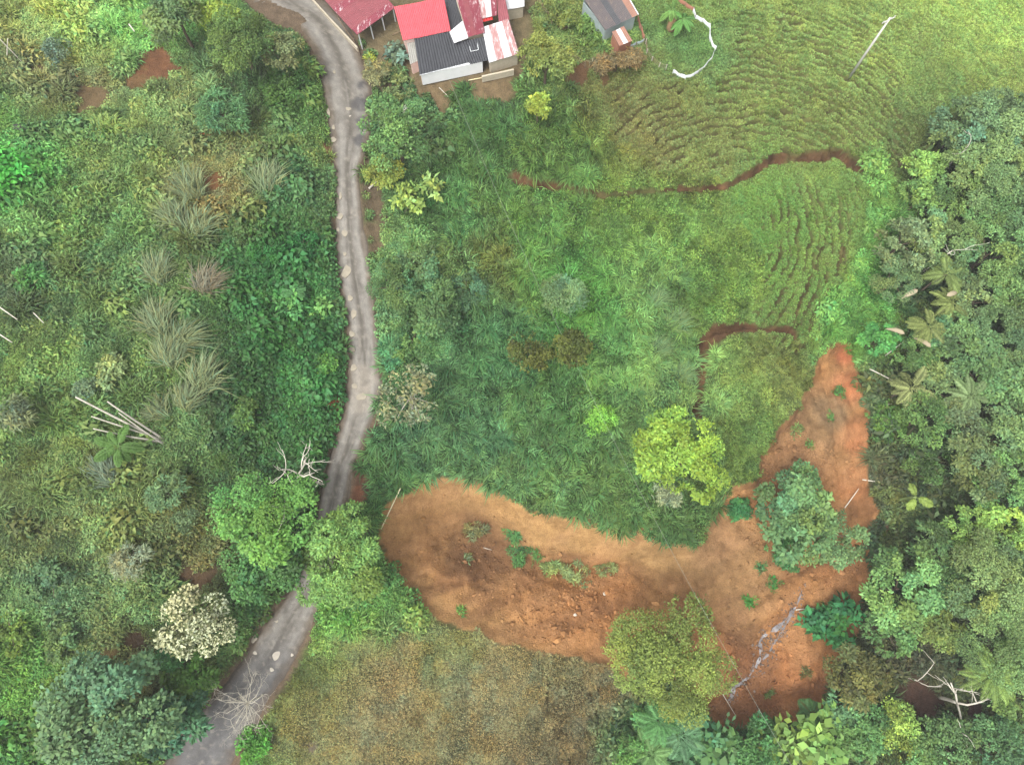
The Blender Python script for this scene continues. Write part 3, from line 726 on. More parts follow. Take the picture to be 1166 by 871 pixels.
# ------------------------------------------------------------------ puddles on the road, the stream in the slide (water)
def water_mat(name, srgb, rough):
    m, nt, b = nodes_of(name); o, f = noise_ramp(nt, 2.0, tuple(lin(srgb) * .85), tuple(lin(srgb) * 1.12))
    nt.links.new(o, b.inputs['Base Color']); b.inputs['Roughness'].default_value = rough; b.inputs['Specular IOR Level'].default_value = .5; b.inputs['IOR'].default_value = 1.33
    return m
M_puddle = water_mat('murky_water', (146, 138, 122), .25); M_stream = water_mat('silty_water', (122, 118, 118), .3)
PUD = [(387,247,4.2,5,.1),(393,266,4.6,4.6,0),(395,309,5.2,11,-.45),(399,340,3.4,4,0),(403,358,3.4,6.5,.1),(401,381,3.6,4.2,0),(401,398,4.2,3.4,0),(403,419,3.6,5,0),(374,129,2.2,8,.35),(380,146,2,4,0),(380,160,4,3.8,0),
       (397,125,3.6,2.8,0),(381,83,2,3,0),(315,746,4.2,5.4,-.1),(290,727,3.2,4.6,-.3),(315,706,2.6,2.6,0),(310,762,2.4,2.4,0),(291,743,2.4,2,0),(412,452,6,5,.2),(404,440,4,3,0),(393,290,2,3,0),(385,262,1.8,4,0),(388,224,2,5,0),(369,120,1.6,5,.3)]
rp = np.random.default_rng(8)
for u, v, a, bb, ang in PUD:
    p = at(float(u), float(v)); p[2] = road_z(p)
    s = 12.5; th = np.arange(22) / 22 * 6.283
    rad = 1 + .12 * np.sin(2 * th + rp.random() * 6) + .10 * np.sin(3 * th + rp.random() * 6) + .05 * np.sin(5 * th + rp.random() * 6)
    ex_, ey_ = np.cos(th) * a * rad / s, np.sin(th) * bb * rad / s
    V = np.stack([ex_ * math.cos(ang) - ey_ * math.sin(ang), ex_ * math.sin(ang) + ey_ * math.cos(ang), np.zeros(22)], -1)
    V = np.vstack([V, V * 1.02 - np.array([0, 0, .12])])
    F = [tuple(range(22))] + [(i, (i + 1) % 22, 22 + (i + 1) % 22, 22 + i)[::-1] for i in range(22)]
    i0 = np.hypot(RC[:, 0] - p[0], RC[:, 1] - p[1]).argmin()
    o = link('puddle', new_mesh('puddle', V, F, M_puddle), loc=(p[0], p[1], p[2] + .055)); tag(o, kind='structure')
SL1 = [(913,672),(908,688),(902,697),(892,708),(884,716),(872,722),(866,732),(865,745),(862,757),(855,767),(846,776),(836,783),(833,792),(830,800)]
SL2 = [(905,694),(893,714),(886,724),(878,738),(868,752)]
for L, w0, nm in ((SL1, .17, 'stream'), (SL2, .09, 'stream')):
    P = resample(pts(L), 70); rs = np.random.default_rng(5)
    P[:, 0] += .18 * fbm(np.arange(70) * .3, np.zeros(70), 1.0, 4); P[:, 2] = ground(P[:, 0], P[:, 1])
    T = unit(np.gradient(P[:, :2], axis=0)); S = np.stack([-T[:, 1], T[:, 0]], -1)
    w = np.maximum(w0 * (2.4 * vnoise(np.arange(70), np.zeros(70), 2.6, 7 + len(L) % 3) - .45), .03); w[0] = w[-1] = .05
    Vv = np.vstack([np.hstack([P[:, :2] + S * w[:, None], P[:, 2:] + .05]), np.hstack([P[:, :2] - S * w[:, None], P[:, 2:] + .05])])
    Vv[:, 2] = np.maximum(Vv[:, 2], ground(Vv[:, 0], Vv[:, 1]) + .03)
    F = [np.array([(i, i + 1, 70 + i + 1, 70 + i) for i in range(69)])[:, ::-1]]
    tag(link(nm, new_mesh(nm, Vv, F, M_stream, smooth=True)), 'thin trickle of grey water crossing the clay' if w0 > .1 else 'thinner side thread of the trickle crossing the clay', 'stream', kind='structure')

r = np.random.default_rng(6); _P = np.vstack([resample(pts(SL1), 90), resample(pts(SL2), 50)]); _P = np.repeat(_P, 4, 0); n = len(_P)
_P[:, :2] += r.normal(size=(n, 2)) * .4; _P[:, 2] = ground(_P[:, 0], _P[:, 1]); sz = .05 + .14 * r.random(n) ** 2
scatter('stream_gravel', _P, r.random((n, 3)) * 6.28, sz[:, None] * (.7 + .6 * r.random((n, 3))), lin((142, 126, 114)) * ALB * (.6 + .8 * r.random((n, 1))), r.integers(0, 4, n), ccol, 'grey gravel along the trickle of water', 'gravel')

# ------------------------------------------------------------------ trees and shrubs
def leaf_cols(r, n, base, grp, gv, lv, hv):
    ng = grp.max() + 1
    gb = 1 + gv * np.clip(r.normal(size=ng), -1.6, 1.6); gh = hv * r.normal(size=ng)
    b_ = gb[grp] * (1 + lv * np.clip(r.normal(size=n), -1.8, 1.8)); h_ = gh[grp] + hv * .8 * r.normal(size=n)
    return np.clip(base * b_[:, None] * np.stack([1 + h_, 1 + .1 * h_, 1 - h_], -1), .004, .95)

STY = {  # leaf length, width, lumps, flatness, lump radius, crown height over ground as a share of the radius + extra, coverage
 'dome':  dict(L=.34, W=.20, lumps=18, flat=.75, lr=(.20, .38), hc=(.75, 2.4), cov=1.0),
 'fine':  dict(L=.25, W=.13, lumps=20, flat=.65, lr=(.24, .38), hc=(.7, 2.6), cov=1.0),
 'lump':  dict(L=.32, W=.20, lumps=13, flat=.8, lr=(.22, .44), hc=(.75, 2.2), cov=1.1),
 'open':  dict(L=.34, W=.17, lumps=20, flat=.6, lr=(.18, .30), hc=(.7, 3.0), cov=.7),
 'big':   dict(L=.75, W=.50, lumps=12, flat=.6, lr=(.24, .4), hc=(.6, 2.6), cov=.8),
 'shrub': dict(L=.27, W=.15, lumps=15, flat=.55, lr=(.16, .40), hc=(.30, .1), cov=.8),
 'bigshrub': dict(L=.55, W=.34, lumps=11, flat=.5, lr=(.18, .42), hc=(.35, .3), cov=.7),
 'ball': dict(L=.26, W=.15, lumps=16, flat=.72, lr=(.26, .44), hc=(.55, .4), cov=1.1),
 'sod': dict(L=.42, W=.09, lumps=9, flat=.25, lr=(.14, .36), hc=(.15, 0.0), cov=.55),
 'feather': dict(L=.36, W=.09, lumps=18, flat=.6, lr=(.18, .40), hc=(.5, 1.2), cov=.85),
}
LEAF_K = 1.0
def crown(r, R, st, base, gv=.16, lv=.22, hv=.07, k=1.0):
    nl = st['lumps']
    cand = []
    while len(cand) < nl:
        best, bd = None, -1
        for _ in range(8):
            a = r.random() * 6.283; q = math.sqrt(r.random()) * .92
            c = np.array([math.cos(a) * q, math.sin(a) * q, st['flat'] * math.sqrt(1 - q * q) * (.25 + .75 * r.random()) - .15])
            d = min([np.linalg.norm(c - o) for o in cand], default=9)
            if d > bd: best, bd = c, d
        cand.append(best)
    an_ = r.random() * 3.14; e_ = float(np.clip(1 + .12 * r.normal(), .88, 1.14)); rt_ = np.array([[math.cos(an_), -math.sin(an_), 0], [math.sin(an_), math.cos(an_), 0], [0, 0, 1]])
    cc = (np.array(cand) @ rt_ * np.array([e_, 1 / max(e_, .6), 1]) @ rt_.T) * R; lr = R * (st['lr'][0] + (st['lr'][1] - st['lr'][0]) * r.random(nl))
    n = int(min(24000, 15.0 * st['cov'] * k * R * R / (st['L'] * st['W'] * .5)))
    wts = lr ** 2; g = r.choice(nl, n, p=wts / wts.sum())
    d = rand_dirs(r, n); d[:, 2] = np.where(d[:, 2] < -.25, -d[:, 2], d[:, 2])
    rad = lr[g] * (1.06 - .5 * r.random(n) ** 2.2 + .16 * np.clip(r.normal(size=n), 0, 2) * (r.random(n) < .25)) * (1 + .12 * np.sin(d[:, 0] * 9 + g) * np.sin(d[:, 1] * 8 + g * 2))
    P = cc[g] + d * rad[:, None] * np.array([1, 1, .85])
    az = r.random(n) * 6.283
    A = unit(np.stack([np.cos(az), np.sin(az), -.2 + .35 * r.normal(size=n)], -1) * .8 + d * .5)
    Nn = unit(d * .8 + np.array([0, 0, .7]) + .45 * r.normal(size=(n, 3)))
    gap = vnoise(P[:, 0] + P[:, 2] * .6 + 50, P[:, 1] + P[:, 2] * .5 + 50, .55 + .12 * R, int(r.integers(0, 15)))
    kp_ = gap > .30 - .12 * (R < 1.2); P, A, Nn, g = P[kp_], A[kp_], Nn[kp_], g[kp_]; n = len(P)
    fs = (.8 + .5 * r.random()) * (.75 + .55 * r.random(nl))[g]
    V, F = leaves(P, A, Nn, fs * st['L'] * (.6 + .8 * r.random(n)), fs * st['W'] * (.6 + .8 * r.random(n)), .05 + .3 * r.random(n))
    return V, F, np.repeat(leaf_cols(r, n, base, g, gv, lv, hv), 4, 0), cc, lr

GREY = np.array([.30, .59, .11])
def soft(c, s=.88):
    """take a little saturation out of a leaf colour"""
    y_ = (c * GREY).sum(-1, keepdims=True); return y_ + (c - y_) * s

def tree(u, v, rpx, style, rgb, label, name='tree', cat='tree', group=None, bark=None, k=1.0, lv=.26, gv=.22, hv=.08, hadd=0.0, flower=None):
    st = STY[style]; r = np.random.default_rng(int(u * 7 + v * 13))
    hc_guess = st['hc'][0] * rpx / 11 + st['hc'][1] + hadd
    p = at(float(u), float(v), hc_guess)
    dist = math.sqrt(p[0] ** 2 + p[1] ** 2 + (CAM_H - p[2]) ** 2); R = rpx * dist / FOC * .87
    gz = float(ground(p[0], p[1])); hc = p[2] - gz
    base = soft(lin(rgb), .96) * np.array([1.0, 1.03, .88]) * ALB * LEAF_K * 1.2
    root = empty(name, (p[0], p[1], gz - .05), label, cat, group, 0.0)
    V, F, col, cc, lr = crown(r, R, st, base, gv, lv, hv, k)
    if flower is not None:
        nlv = len(V) // 4; m = np.repeat(r.random(nlv) < flower[0], 4); col[m] = lin(flower[1]) * ALB * 1.1 * (.75 + .3 * r.random((m.sum(), 1)))
    V = V + np.array([0, 0, hc])
    link('crown', new_mesh('crown', V, F, M_leaf, col), root)
    tr = max(.06, .045 * R + .04); lean = r.normal(size=2) * .06 * hc
    top = np.array([lean[0], lean[1], hc - .1 * R]); z0 = np.array([0, 0, -.3])
    mid_p = np.array([lean[0] * .2, lean[1] * .2, hc * .45])
    Pt = resample(np.array([z0, mid_p, top]), 7)
    parts = [tube(Pt, np.linspace(tr * 1.25, tr * .5, 7), 7)]
    for i in r.permutation(len(cc))[:6]:
        tgt = cc[i] + np.array([0, 0, hc - lr[i] * .2]); s0 = Pt[3 + int(r.integers(0, 3))]
        if tgt[2] < s0[2] + .1: s0 = Pt[3]
        m_ = s0 * .5 + tgt * .5 + np.array([0, 0, .12 * R])
        parts.append(tube(resample(np.array([s0, m_, tgt]), 5), np.linspace(tr * .5, tr * .14, 5), 5))
    Vt, Ft = join(parts)
    link('trunk', new_mesh('trunk', Vt, Ft, bark or M_bark, smooth=True), root)
    return root

def shrub(u, v, rpx, rgb, label, style='shrub', **kw):
    return tree(u, v, rpx, style, rgb, label, name=kw.pop('name', 'shrub'), cat=kw.pop('cat', 'shrub'), **kw)

# trees beside the road and on the open slopes
tree(303,582,54,'lump',(112,162,80),'rounded bright green tree overhanging the upper left edge of the road bend', gv=.2)
tree(296,642,40,'dome',(88,136,78),'darker green tree just below the rounded bright green one by the road')
tree(386,640,55,'fine',(130,168,90),'light olive feathery tree leaning over the road beside the landslide tip', hv=.1, k=1.15)
tree(225,713,38,'lump',(222,222,188),'tree covered in cream white blossom beside the lower road', 'flowering_tree', lv=.22, hv=.04, gv=.08, flower=(.42,(120,130,82)))
tree(128,812,58,'lump',(110,142,100),'big grey-green lumpy tree near the lower edge beside the road', gv=.15)
tree(200,820,32,'dome',(86,134,98),'teal green tree squeezed between the big grey-green tree and the road')
shrub(215,778,30,(100,142,62),'yellow-green bush at the foot of the blossoming tree', hadd=1.0)
shrub(190,745,15,(92,150,92),'small mint green bush left of the foot of the blossoming tree', hadd=.8)
shrub(7,192,22,(84,172,66),'vivid green leafy bush cut by the frame beside dark rock', 'bigshrub')
shrub(62,58,15,(118,142,120),'small round blue-grey bush above the brown patch', hadd=.8)
tree(246,22,19,'lump',(152,176,74),'yellow-green slender tree at the top beside the road curve')
tree(196,16,30,'open',(112,140,92),'pale grey-green open tree at the top left of the yellow-green one')
tree(272,48,34,'fine',(104,130,68),'dark green tree filling the inside of the road curve at the top')
tree(322,58,21,'fine',(132,140,96),'thin greyish feathery tree reaching over the road curve')
shrub(325,100,26,(84,120,60),'mid green bush on the bank below the road curve')
tree(450,152,42,'dome',(112,148,86),'green tree with pale bare twigs beside the dark wet road patch', k=.9)
shrub(438,198,22,(150,164,78),'yellowing bush with ochre leaves beside the grey road', 'shrub', hv=.10, hadd=.8)
shrub(468,228,24,(150,180,98),'pale lime bush with large leaves below the yellowing bush', 'bigshrub', hadd=.6)
shrub(492,212,12,(160,186,108),'small pale lime sprig at the tip of the large-leaved bush', 'bigshrub', hadd=.5)
shrub(452,325,34,(104,138,86),'grey-green thicket bush whose branches reach over the road edge', hadd=.8, hv=.1)
shrub(492,352,38,(102,136,84),'largest grey-green thicket bush on the slope beside the road', hadd=.8, hv=.1)
shrub(478,300,24,(110,140,88),'upper grey-green bush of the thicket beside the road', hadd=.5, hv=.1)
shrub(468,388,26,(96,136,82),'lower dark green bush of the thicket beside the road', hadd=.5, hv=.1)
shrub(530,330,26,(96,134,96),'bluish green bush on the far side of the thicket')
shrub(447,408,12,(92,158,112),'small round teal bush at the road edge below the thicket', hadd=.6)
tree(462,452,38,'open',(150,156,122),'pale half-bare dusty shrub hanging over the whitish stretch of road', name='shrub', cat='shrub', bark=M_barkp, k=.34, hv=.1)
shrub(603,402,26,(100,108,50),'larger of two round dark olive bushes in the tall grass', 'ball', hadd=1.9, hv=.05, lv=.4)
shrub(653,397,22,(92,102,46),'smaller of two round dark olive bushes in the tall grass', 'ball', hadd=1.9, hv=.05, lv=.4)
shrub(642,336,27,(118,150,104),'silvery bluish bush above the two round dark olive bushes', 'feather', hadd=.2)
shrub(683,480,19,(130,186,76),'lone light green round bush in the tall grass', 'ball', hadd=.6)
tree(774,521,52,'dome',(150,186,76),'bright yellow-green tree standing just above the landslide', gv=.2, hv=.1)
shrub(757,562,16,(150,166,138),'small silvery bush at the foot of the yellow-green tree', 'feather')
tree(622,66,28,'fine',(146,158,84),'yellowish tree between the farmhouse and the small hut')
tree(613,121,14,'dome',(164,184,78),'narrow yellow-green tree below the farmhouse yard')
shrub(640,20,16,(128,142,72),'olive bush between farmhouse and hut at the top', hadd=.5)
shrub(672,35,18,(116,146,74),'green bush against the side of the small hut')
shrub(452,62,12,(112,136,122),'blue-green shrub by the grey side roof of the farmhouse', 'bigshrub')
shrub(432,82,16,(146,144,104),'dusty pale bush between road and farmhouse', 'feather')
shrub(452,95,20,(128,142,90),'olive bush below the corner of the farmhouse')
shrub(422,66,6,(176,182,66),'tiny yellow bush at the road edge by the farmhouse', hadd=.3)
# on and around the landslide
tree(761,752,64,'fine',(130,148,74),'large olive tree standing alone at the lower edge of the landslide', k=1.15, hv=.06)
tree(905,590,44,'dome',(112,148,96),'grey-green tree on an island in the landslide', gv=.18)
tree(938,606,35,'lump',(120,154,104),'paler grey-green tree beside its twin on the landslide island')
tree(915,546,18,'dome',(110,148,92),'small green tree at the upper tip of the landslide island')
shrub(893,625,22,(84,136,76),'dark green bush at the lower foot of the landslide island')
shrub(843,580,13,(74,138,82),'dark green bush on the bare clay between grass and island')
shrub(952,713,24,(72,142,86),'deep green leafy plant slumped on the clay by the trickle', 'bigshrub')
shrub(928,706,14,(66,134,82),'small deep green plant touching the trickle of water', 'bigshrub')
for u, v, rr, c, lb in [(597,628,19,(92,142,78),'green sod clump in the hollow of the left landslide lobe'),(584,608,11,(86,138,80),'small green sprig above the sod clump in the slide hollow'),
   (630,650,15,(140,158,96),'pale torn grass clump on the middle of the slide'),(660,655,19,(146,160,104),'largest pale torn grass clump on the middle of the slide'),(690,645,13,(140,152,98),'pale torn grass clump nearest the scarp foot'),
   (524,695,6,(104,152,74),'single small green tuft on the lower left slide'),(855,684,7,(78,150,68),'narrow green tuft on bare clay above the trickle'),(883,668,10,(70,140,66),'green tuft on bare clay below the island tree'),
   (531,636,6,(122,132,88),'grey-green tuft in the dark hollow of the slide'),(866,645,6,(96,140,82),'small green tuft on clay left of the island tree'),(541,604,11,(124,124,84),'dull brownish tuft in the dark hollow of the slide'),
   (955,448,7,(84,136,70),'green tuft on the orange upper chute of the slide'),(905,490,8,(116,142,84),'thin grass tuft at the grassy side of the upper chute'),(920,505,7,(96,140,74),'green tuft in the middle of the upper chute'),(935,690,5,(150,164,84),'tiny yellow-green tuft above the slumped leafy plant'),(945,475,6,(90,136,72),'lower green tuft on the upper chute beside the orange face'),
   (875,788,5,(100,120,66),'dark tuft on the clay near the trickle end'),(918,765,6,(120,118,70),'dull tuft on the lower right clay fan')]:
    shrub(u, v, rr, c, lb, 'sod', name='grass_clump', cat='grass clump', group='clumps stranded on the landslide')
# the wood along the gully
WOOD = [(1090,150,31,'dome',(108,138,100),'dark bluish-green tree at the upper tip of the wood'),(1142,142,36,'fine',(116,146,102),'dark blue-green tree at the upper frame side of the wood'),
 (1112,190,40,'fine',(128,156,100),'grey-green tree below the two blue-green ones'),(1052,190,18,'lump',(146,184,96),'small bright green tree on the pasture side of the wood tip'),
 (1050,225,20,'lump',(130,168,92),'second small bright tree below the bright one on the pasture side'),(1072,228,24,'dome',(112,148,88),'mid green tree behind the two small bright trees'),
 (1150,222,36,'fine',(120,150,96),'grey-green tree at the frame edge below the blue-green trees'),(1120,238,32,'dome',(112,146,84),'broad green crown with flat top in the upper wood'),
 (1028,278,30,'open',(130,150,104),'pale twiggy tree at the pasture edge of the wood'),(1072,276,34,'fine',(124,152,96),'pale green tree with bare white branches in the upper wood'),
 (1130,290,40,'dome',(122,156,94),'large rounded tree near the frame in the upper wood'),(1020,318,28,'fine',(116,142,92),'grey-green tree above the palms at the wood edge'),
 (1160,335,30,'dome',(114,150,92),'green tree cut by the frame at mid wood'),(1115,338,28,'open',(122,144,96),'loose tree behind the yellow palms'),
 (1000,385,18,'lump',(92,160,84),'fresh green bush at the very head of the landslide'),(1095,395,32,'dome',(112,146,92),'rounded tree below the palms'),(1140,385,32,'fine',(108,136,90),'shadowy green tree right of the rounded tree under the palms'),
 (1075,445,26,'dome',(128,156,104),'light grey-green tree with rosette leaves beside the pale palm'),(1120,432,26,'lump',(116,154,98),'plump green tree in the middle of the wood'),
 (1150,440,26,'dome',(122,158,100),'light green tree near the frame in the middle of the wood'),(1050,478,30,'dome',(106,142,80),'mid green tree facing the orange chute of the slide'),
 (1010,480,22,'shrub',(100,138,66),'low green bush on the rim of the orange chute'),(1100,480,30,'open',(124,142,98),'loose greyish tree in the middle of the wood'),
 (1150,495,30,'dome',(126,158,104),'pale rosette tree near the frame above the bright edge tree'),(1160,545,32,'dome',(122,164,96),'bright green tree cut by the frame below the pale rosette tree'),
 (1115,530,32,'open',(112,130,84),'brownish open tree above the bright yellow-green tree'),(1060,525,26,'shrub',(92,122,66),'dark low bush above the three-leaved plant'),
 (1100,606,24,'lump',(142,178,92),'bright yellow-green tree left of its twin in the lower wood'),(1140,606,26,'lump',(146,180,88),'bright yellow-green tree at the frame side of its twin'),
 (1060,625,24,'open',(100,128,76),'dark loose tree between the three-leaved plant and the pale tree'),(1022,672,40,'dome',(128,166,98),'large pale green spreading tree beside the lower slide'),
 (1075,668,26,'fine',(96,130,78),'dark green tree behind the large pale spreading tree'),(1125,668,46,'fine',(132,160,104),'wide grey-green tree near the frame in the lower wood'),
 (1010,715,26,'dome',(98,136,80),'mid green tree under the large pale spreading tree'),(1060,715,28,'open',(128,148,80),'yellowish loose tree in the lower wood'),
 (1145,735,44,'fine',(126,158,98),'wide pale green tree at the frame below the grey-green one'),(975,768,30,'open',(110,112,64),'brown-olive thin tree at the lower right rim of the slide'),
 (1016,830,24,'lump',(158,186,88),'bright yellow-green rounded tree at the lower edge of the wood'),(1155,790,26,'dome',(120,152,84),'green tree at the frame beside the dead white tree'),
 (985,835,26,'dome',(104,146,84),'mid green tree left of the bright rounded tree'),(940,835,26,'big',(118,156,84),'large-leaved green tree at the lower rim of the clay fan'),(900,850,24,'big',(124,154,80),'yellowish large-leaved tree at the lower frame'),
 (860,850,26,'dome',(84,132,76),'dark green tree at the lower frame below the trickle'),(810,850,26,'big',(98,146,98),'blue-green large-leaved tree right of the fan palms'),(960,805,18,'lump',(110,154,108),'small teal tree at the lower tip of the clay fan'),
 (1080,850,30,'dome',(98,130,80),'dark green tree at the lower frame below the dead white tree'),(1130,845,28,'dome',(92,132,88),'teal green tree at the lower right corner'),(1045,860,22,'lump',(112,152,86),'green tree at the lower frame beside the bright rounded tree'),
 (716,862,20,'dome',(104,154,82),'fresh green tree at the edge of the brown field'),(732,818,13,'dome',(104,152,86),'small green tree under the large olive tree'),(1045,400,22,'fine',(98,134,76),'small dark tree beneath the pale yellow palm'),
 (1012,560,16,'shrub',(108,120,72),'thin brownish bush at the rim beside the fallen sticks'),(1030,578,16,'shrub',(98,116,70),'dull bush left of the three-leaved plant'),(1128,560,22,'dome',(110,150,88),'mid green tree above the bright yellow-green pair')]
for u, v, rr, stl, c, lb in WOOD:
    tree(u, v, rr, stl, c, lb, name='shrub' if stl == 'shrub' else 'tree', cat='bush' if stl == 'shrub' else 'tree', group='trees of the wood along the gully', gv=.24)

# low shrubs that stand out on the slope left of the road
for u, v, rr, c, lb, stl in [(35,315,15,(84,144,76),'fresh green bush near the frame below mid slope','shrub'),(330,345,16,(98,160,92),'pale green large-leaved plant among the dark creepers','bigshrub'),(365,352,12,(128,178,96),'light lime large-leaved plant near the road','bigshrub'),
   (275,470,18,(104,140,70),'mid green bush above the dark thicket by the road','shrub'),(126,420,16,(150,166,108),'bush with scattered white flowers on the left slope','shrub'),(60,660,20,(90,126,92),'blue-green bush low on the left slope','shrub'),
   (150,640,18,(140,148,120),'greyish dusty bush low on the left slope','feather'),(20,470,16,(118,134,104),'grey-green bush at the frame left of the fallen stems','feather'),(95,445,12,(112,136,104),'small grey bush by the tips of the bare stems','shrub'),
   (255,130,26,(94,138,92),'bamboo-like blue-green thicket above the red soil patches','feather'),(190,560,18,(110,140,96),'pale bush below the banana leaves','feather'),(370,415,14,(92,140,64),'yellow-green bush at the road edge','shrub'),
   (385,150,0,None,None,None),(70,730,18,(104,132,78),'round dull bush left of the brown scrape','shrub'),(12,720,18,(112,142,62),'yellow-green bush cut by the frame low down','shrub'),(345,280,18,(54,118,62),'dark glossy bush at the road edge','shrub'),
   (300,290,20,(58,116,56),'dark glossy bush set back from the road','shrub'),(210,590,14,(120,146,104),'small pale bush on the olive slope','shrub'),(395,700,14,(96,152,62),'bright green bush below the feathery tree on the field edge','shrub'),(290,845,18,(96,160,60),'bright green bush between lower road and field','shrub')]:
    if c: shrub(u, v, rr, c, lb, stl, group='shrubs on the slopes beside the road')

# tall silvery grass clumps
def grass_clump(u, v, rpx, rgb, label, comb, lean=.75):
    r = np.random.default_rng(int(u * 3 + v)); p = at(float(u), float(v)); R = rpx / 10.5 * 1.12; n = 260
    a = r.random(n) * 6.283; q = np.sqrt(r.random(n)) * R * .4
    P = np.stack([np.cos(a) * q, np.sin(a) * q, np.zeros(n)], -1)
    bdir = comb + r.normal(size=n) * .62
    V, F = blades(P, np.stack([np.cos(bdir), np.sin(bdir), np.zeros(n)], -1), R * (.7 + .8 * r.random(n)), np.full(n, .065), np.clip(lean + .25 * r.normal(size=n), .15, 1.1))
    col = lin(rgb) * ALB * (1 + .25 * r.normal(size=(n, 1))) * (1 + np.array([.12, 0, -.1]) * r.normal(size=(n, 1)))
    me = new_mesh('grass_clump', V, F, M_leaf, np.repeat(np.clip(col, .01, .9), 5, 0))
    tag(link('grass_clump', me, loc=p), label, 'grass clump', 'pale arching grass clumps left of the road')
for i, (u, v, rr, cb) in enumerate([(222,222,26,1.9),(205,255,24,2.2),(228,268,24,1.2),(182,318,22,1.8),(236,330,22,1.2),(184,375,26,1.9),(208,392,22,.7),(196,412,24,1.6),(232,440,26,1.2),(214,462,20,1.5),(186,470,18,2.6)]):
    o_ = ['topmost','second from the top','third from the top','fourth from the top','fifth from the top','sixth from the top','seventh from the top','eighth from the top','ninth from the top','second from the bottom','lowest'][i]
    grass_clump(u, v, rr, (144,160,112) if i != 4 else (152,146,118), f'silvery arching grass clump, {o_} in the pale row down the slope', cb)
grass_clump(308, 216, 26, (146,164,116), 'lone silvery grass clump close to the road above the dark creepers', 1.6)
grass_clump(126, 545, 20, (140,160,128), 'bluish grass clump below the banana leaves', 2.4)
for u, v, rr, lb in [(742,345,18,'uppermost pale plume of grass on the middle slope'),(765,372,20,'second pale plume of grass on the middle slope'),(745,400,18,'third pale plume of grass on the middle slope'),(772,430,18,'lowest pale plume of grass on the middle slope')]:
    grass_clump(u, v, rr, (130,164,102), lb, .6)

# palms, banana plants, the three-leaved plant
def frond_mesh(r, L, rgb, nl=20, wl=.55, droop=.55, name='frond', lw=.105):
    t = np.linspace(0, 1, 9); spine = np.stack([t * L * (1 - .15 * t), 0 * t, L * (.38 * t - droop * t * t)], -1)
    parts = []
    Vr, Fr = tube(spine, np.linspace(.035, .012, 9), 3)
    tl = np.repeat(np.linspace(.15, .98, nl), 2); sgn = np.tile([1, -1], nl)
    P = np.stack([np.interp(tl, t, spine[:, i]) for i in range(3)], -1)
    ln = wl * np.sin(np.clip(tl * 1.02, 0, 1) * 2.6 + .35) * (.85 + .3 * r.random(2 * nl))
    A = unit(np.stack([.55 + 0 * tl, sgn * 1.0, -.25 + .1 * r.normal(size=2 * nl)], -1))
    V, F = leaves(P, A, np.tile([[0, 0, 1.0]], (2 * nl, 1)), np.abs(ln) + .05, np.full(2 * nl, lw), np.full(2 * nl, .25), .06)
    o = len(V)
    Fl = [tuple(f) for f in F[0]] + [tuple(i + o for i in f) for f in Fr]
    V = np.vstack([V, Vr]); c = np.tile(lin(rgb) * ALB * 1.1, (len(V), 1)) * np.repeat(.8 + .4 * r.random((len(V) // 4 + 1, 1)), 4, 0)[:len(V)]
    return new_mesh(name, V, Fl, M_leaf, c)
def blade_leaf_mesh(r, L, Wd, rgb, droop=.5, name='leaf'):
    t = np.linspace(0, 1, 9); w = Wd * np.sin(np.clip(t * .93 + .07, 0, 1) ** .7 * math.pi) ** .7 * .5; w[0] = .03; w[-1] = .02
    sp = np.stack([t * L, 0 * t, L * (.45 * t - droop * t * t)], -1)
    V = np.vstack([sp, sp + np.stack([0 * t, w, .10 * w - .15 * w * w], -1), sp + np.stack([0 * t, -w, .10 * w - .15 * w * w], -1)])
    V[9:, 2] += .03 * r.normal(size=18); F = []
    for i in range(8): F += [(i, i + 1, 9 + i + 1, 9 + i), (18 + i, 18 + i + 1, i + 1, i)]
    c = np.tile(lin(rgb) * ALB * 1.15, (27, 1)); c[:9] *= 1.25
    return new_mesh(name, V, F, M_leaf, c, True)
def fan_plant(name, u, v, hgt, L, n, rgb, label, cat, kind='palm', tilt=0.0, dead=False, trunk_r=.12, group=None, wid=.6):
    r = np.random.default_rng(int(u + v * 3)); p = at(float(u), float(v), hgt); gz = float(ground(p[0], p[1])); hgt = p[2] - gz
    root = empty(name, (p[0], p[1], gz), label, cat, group)
    top = np.array([0, 0, hgt])
    Vt, Ft = tube(resample(np.array([(0, 0, -.2), (.1 * r.normal(), .1 * r.normal(), hgt * .5), top]), 6), np.linspace(trunk_r * 1.3, trunk_r * .8, 6), 8)
    link('trunk', new_mesh('trunk', Vt, Ft, M_bark if kind == 'palm' else mat_stem, smooth=True), root)
    mes = [frond_mesh(r, L, np.array(rgb) * s, wl=wid) if kind == 'palm' else frond_mesh(r, L, np.array(rgb) * s, nl=24, wl=wid * .62, lw=.2, name='leaf') for s in (1.0, .9, 1.06)]
    a0 = r.random() * 6.28
    for i in range(n):
        o = link('frond' if kind == 'palm' else 'leaf', mes[i % 3], root, top)
        o.rotation_euler = (.12 * r.normal(), -.45 + 1.0 * r.random(), a0 + i * 2.399)
        s = .8 + .35 * r.random(); o.scale = (s, s, s)
    return root
mat_stem = mat_plain('green_stem', (120, 138, 84), .7, .2, 3)
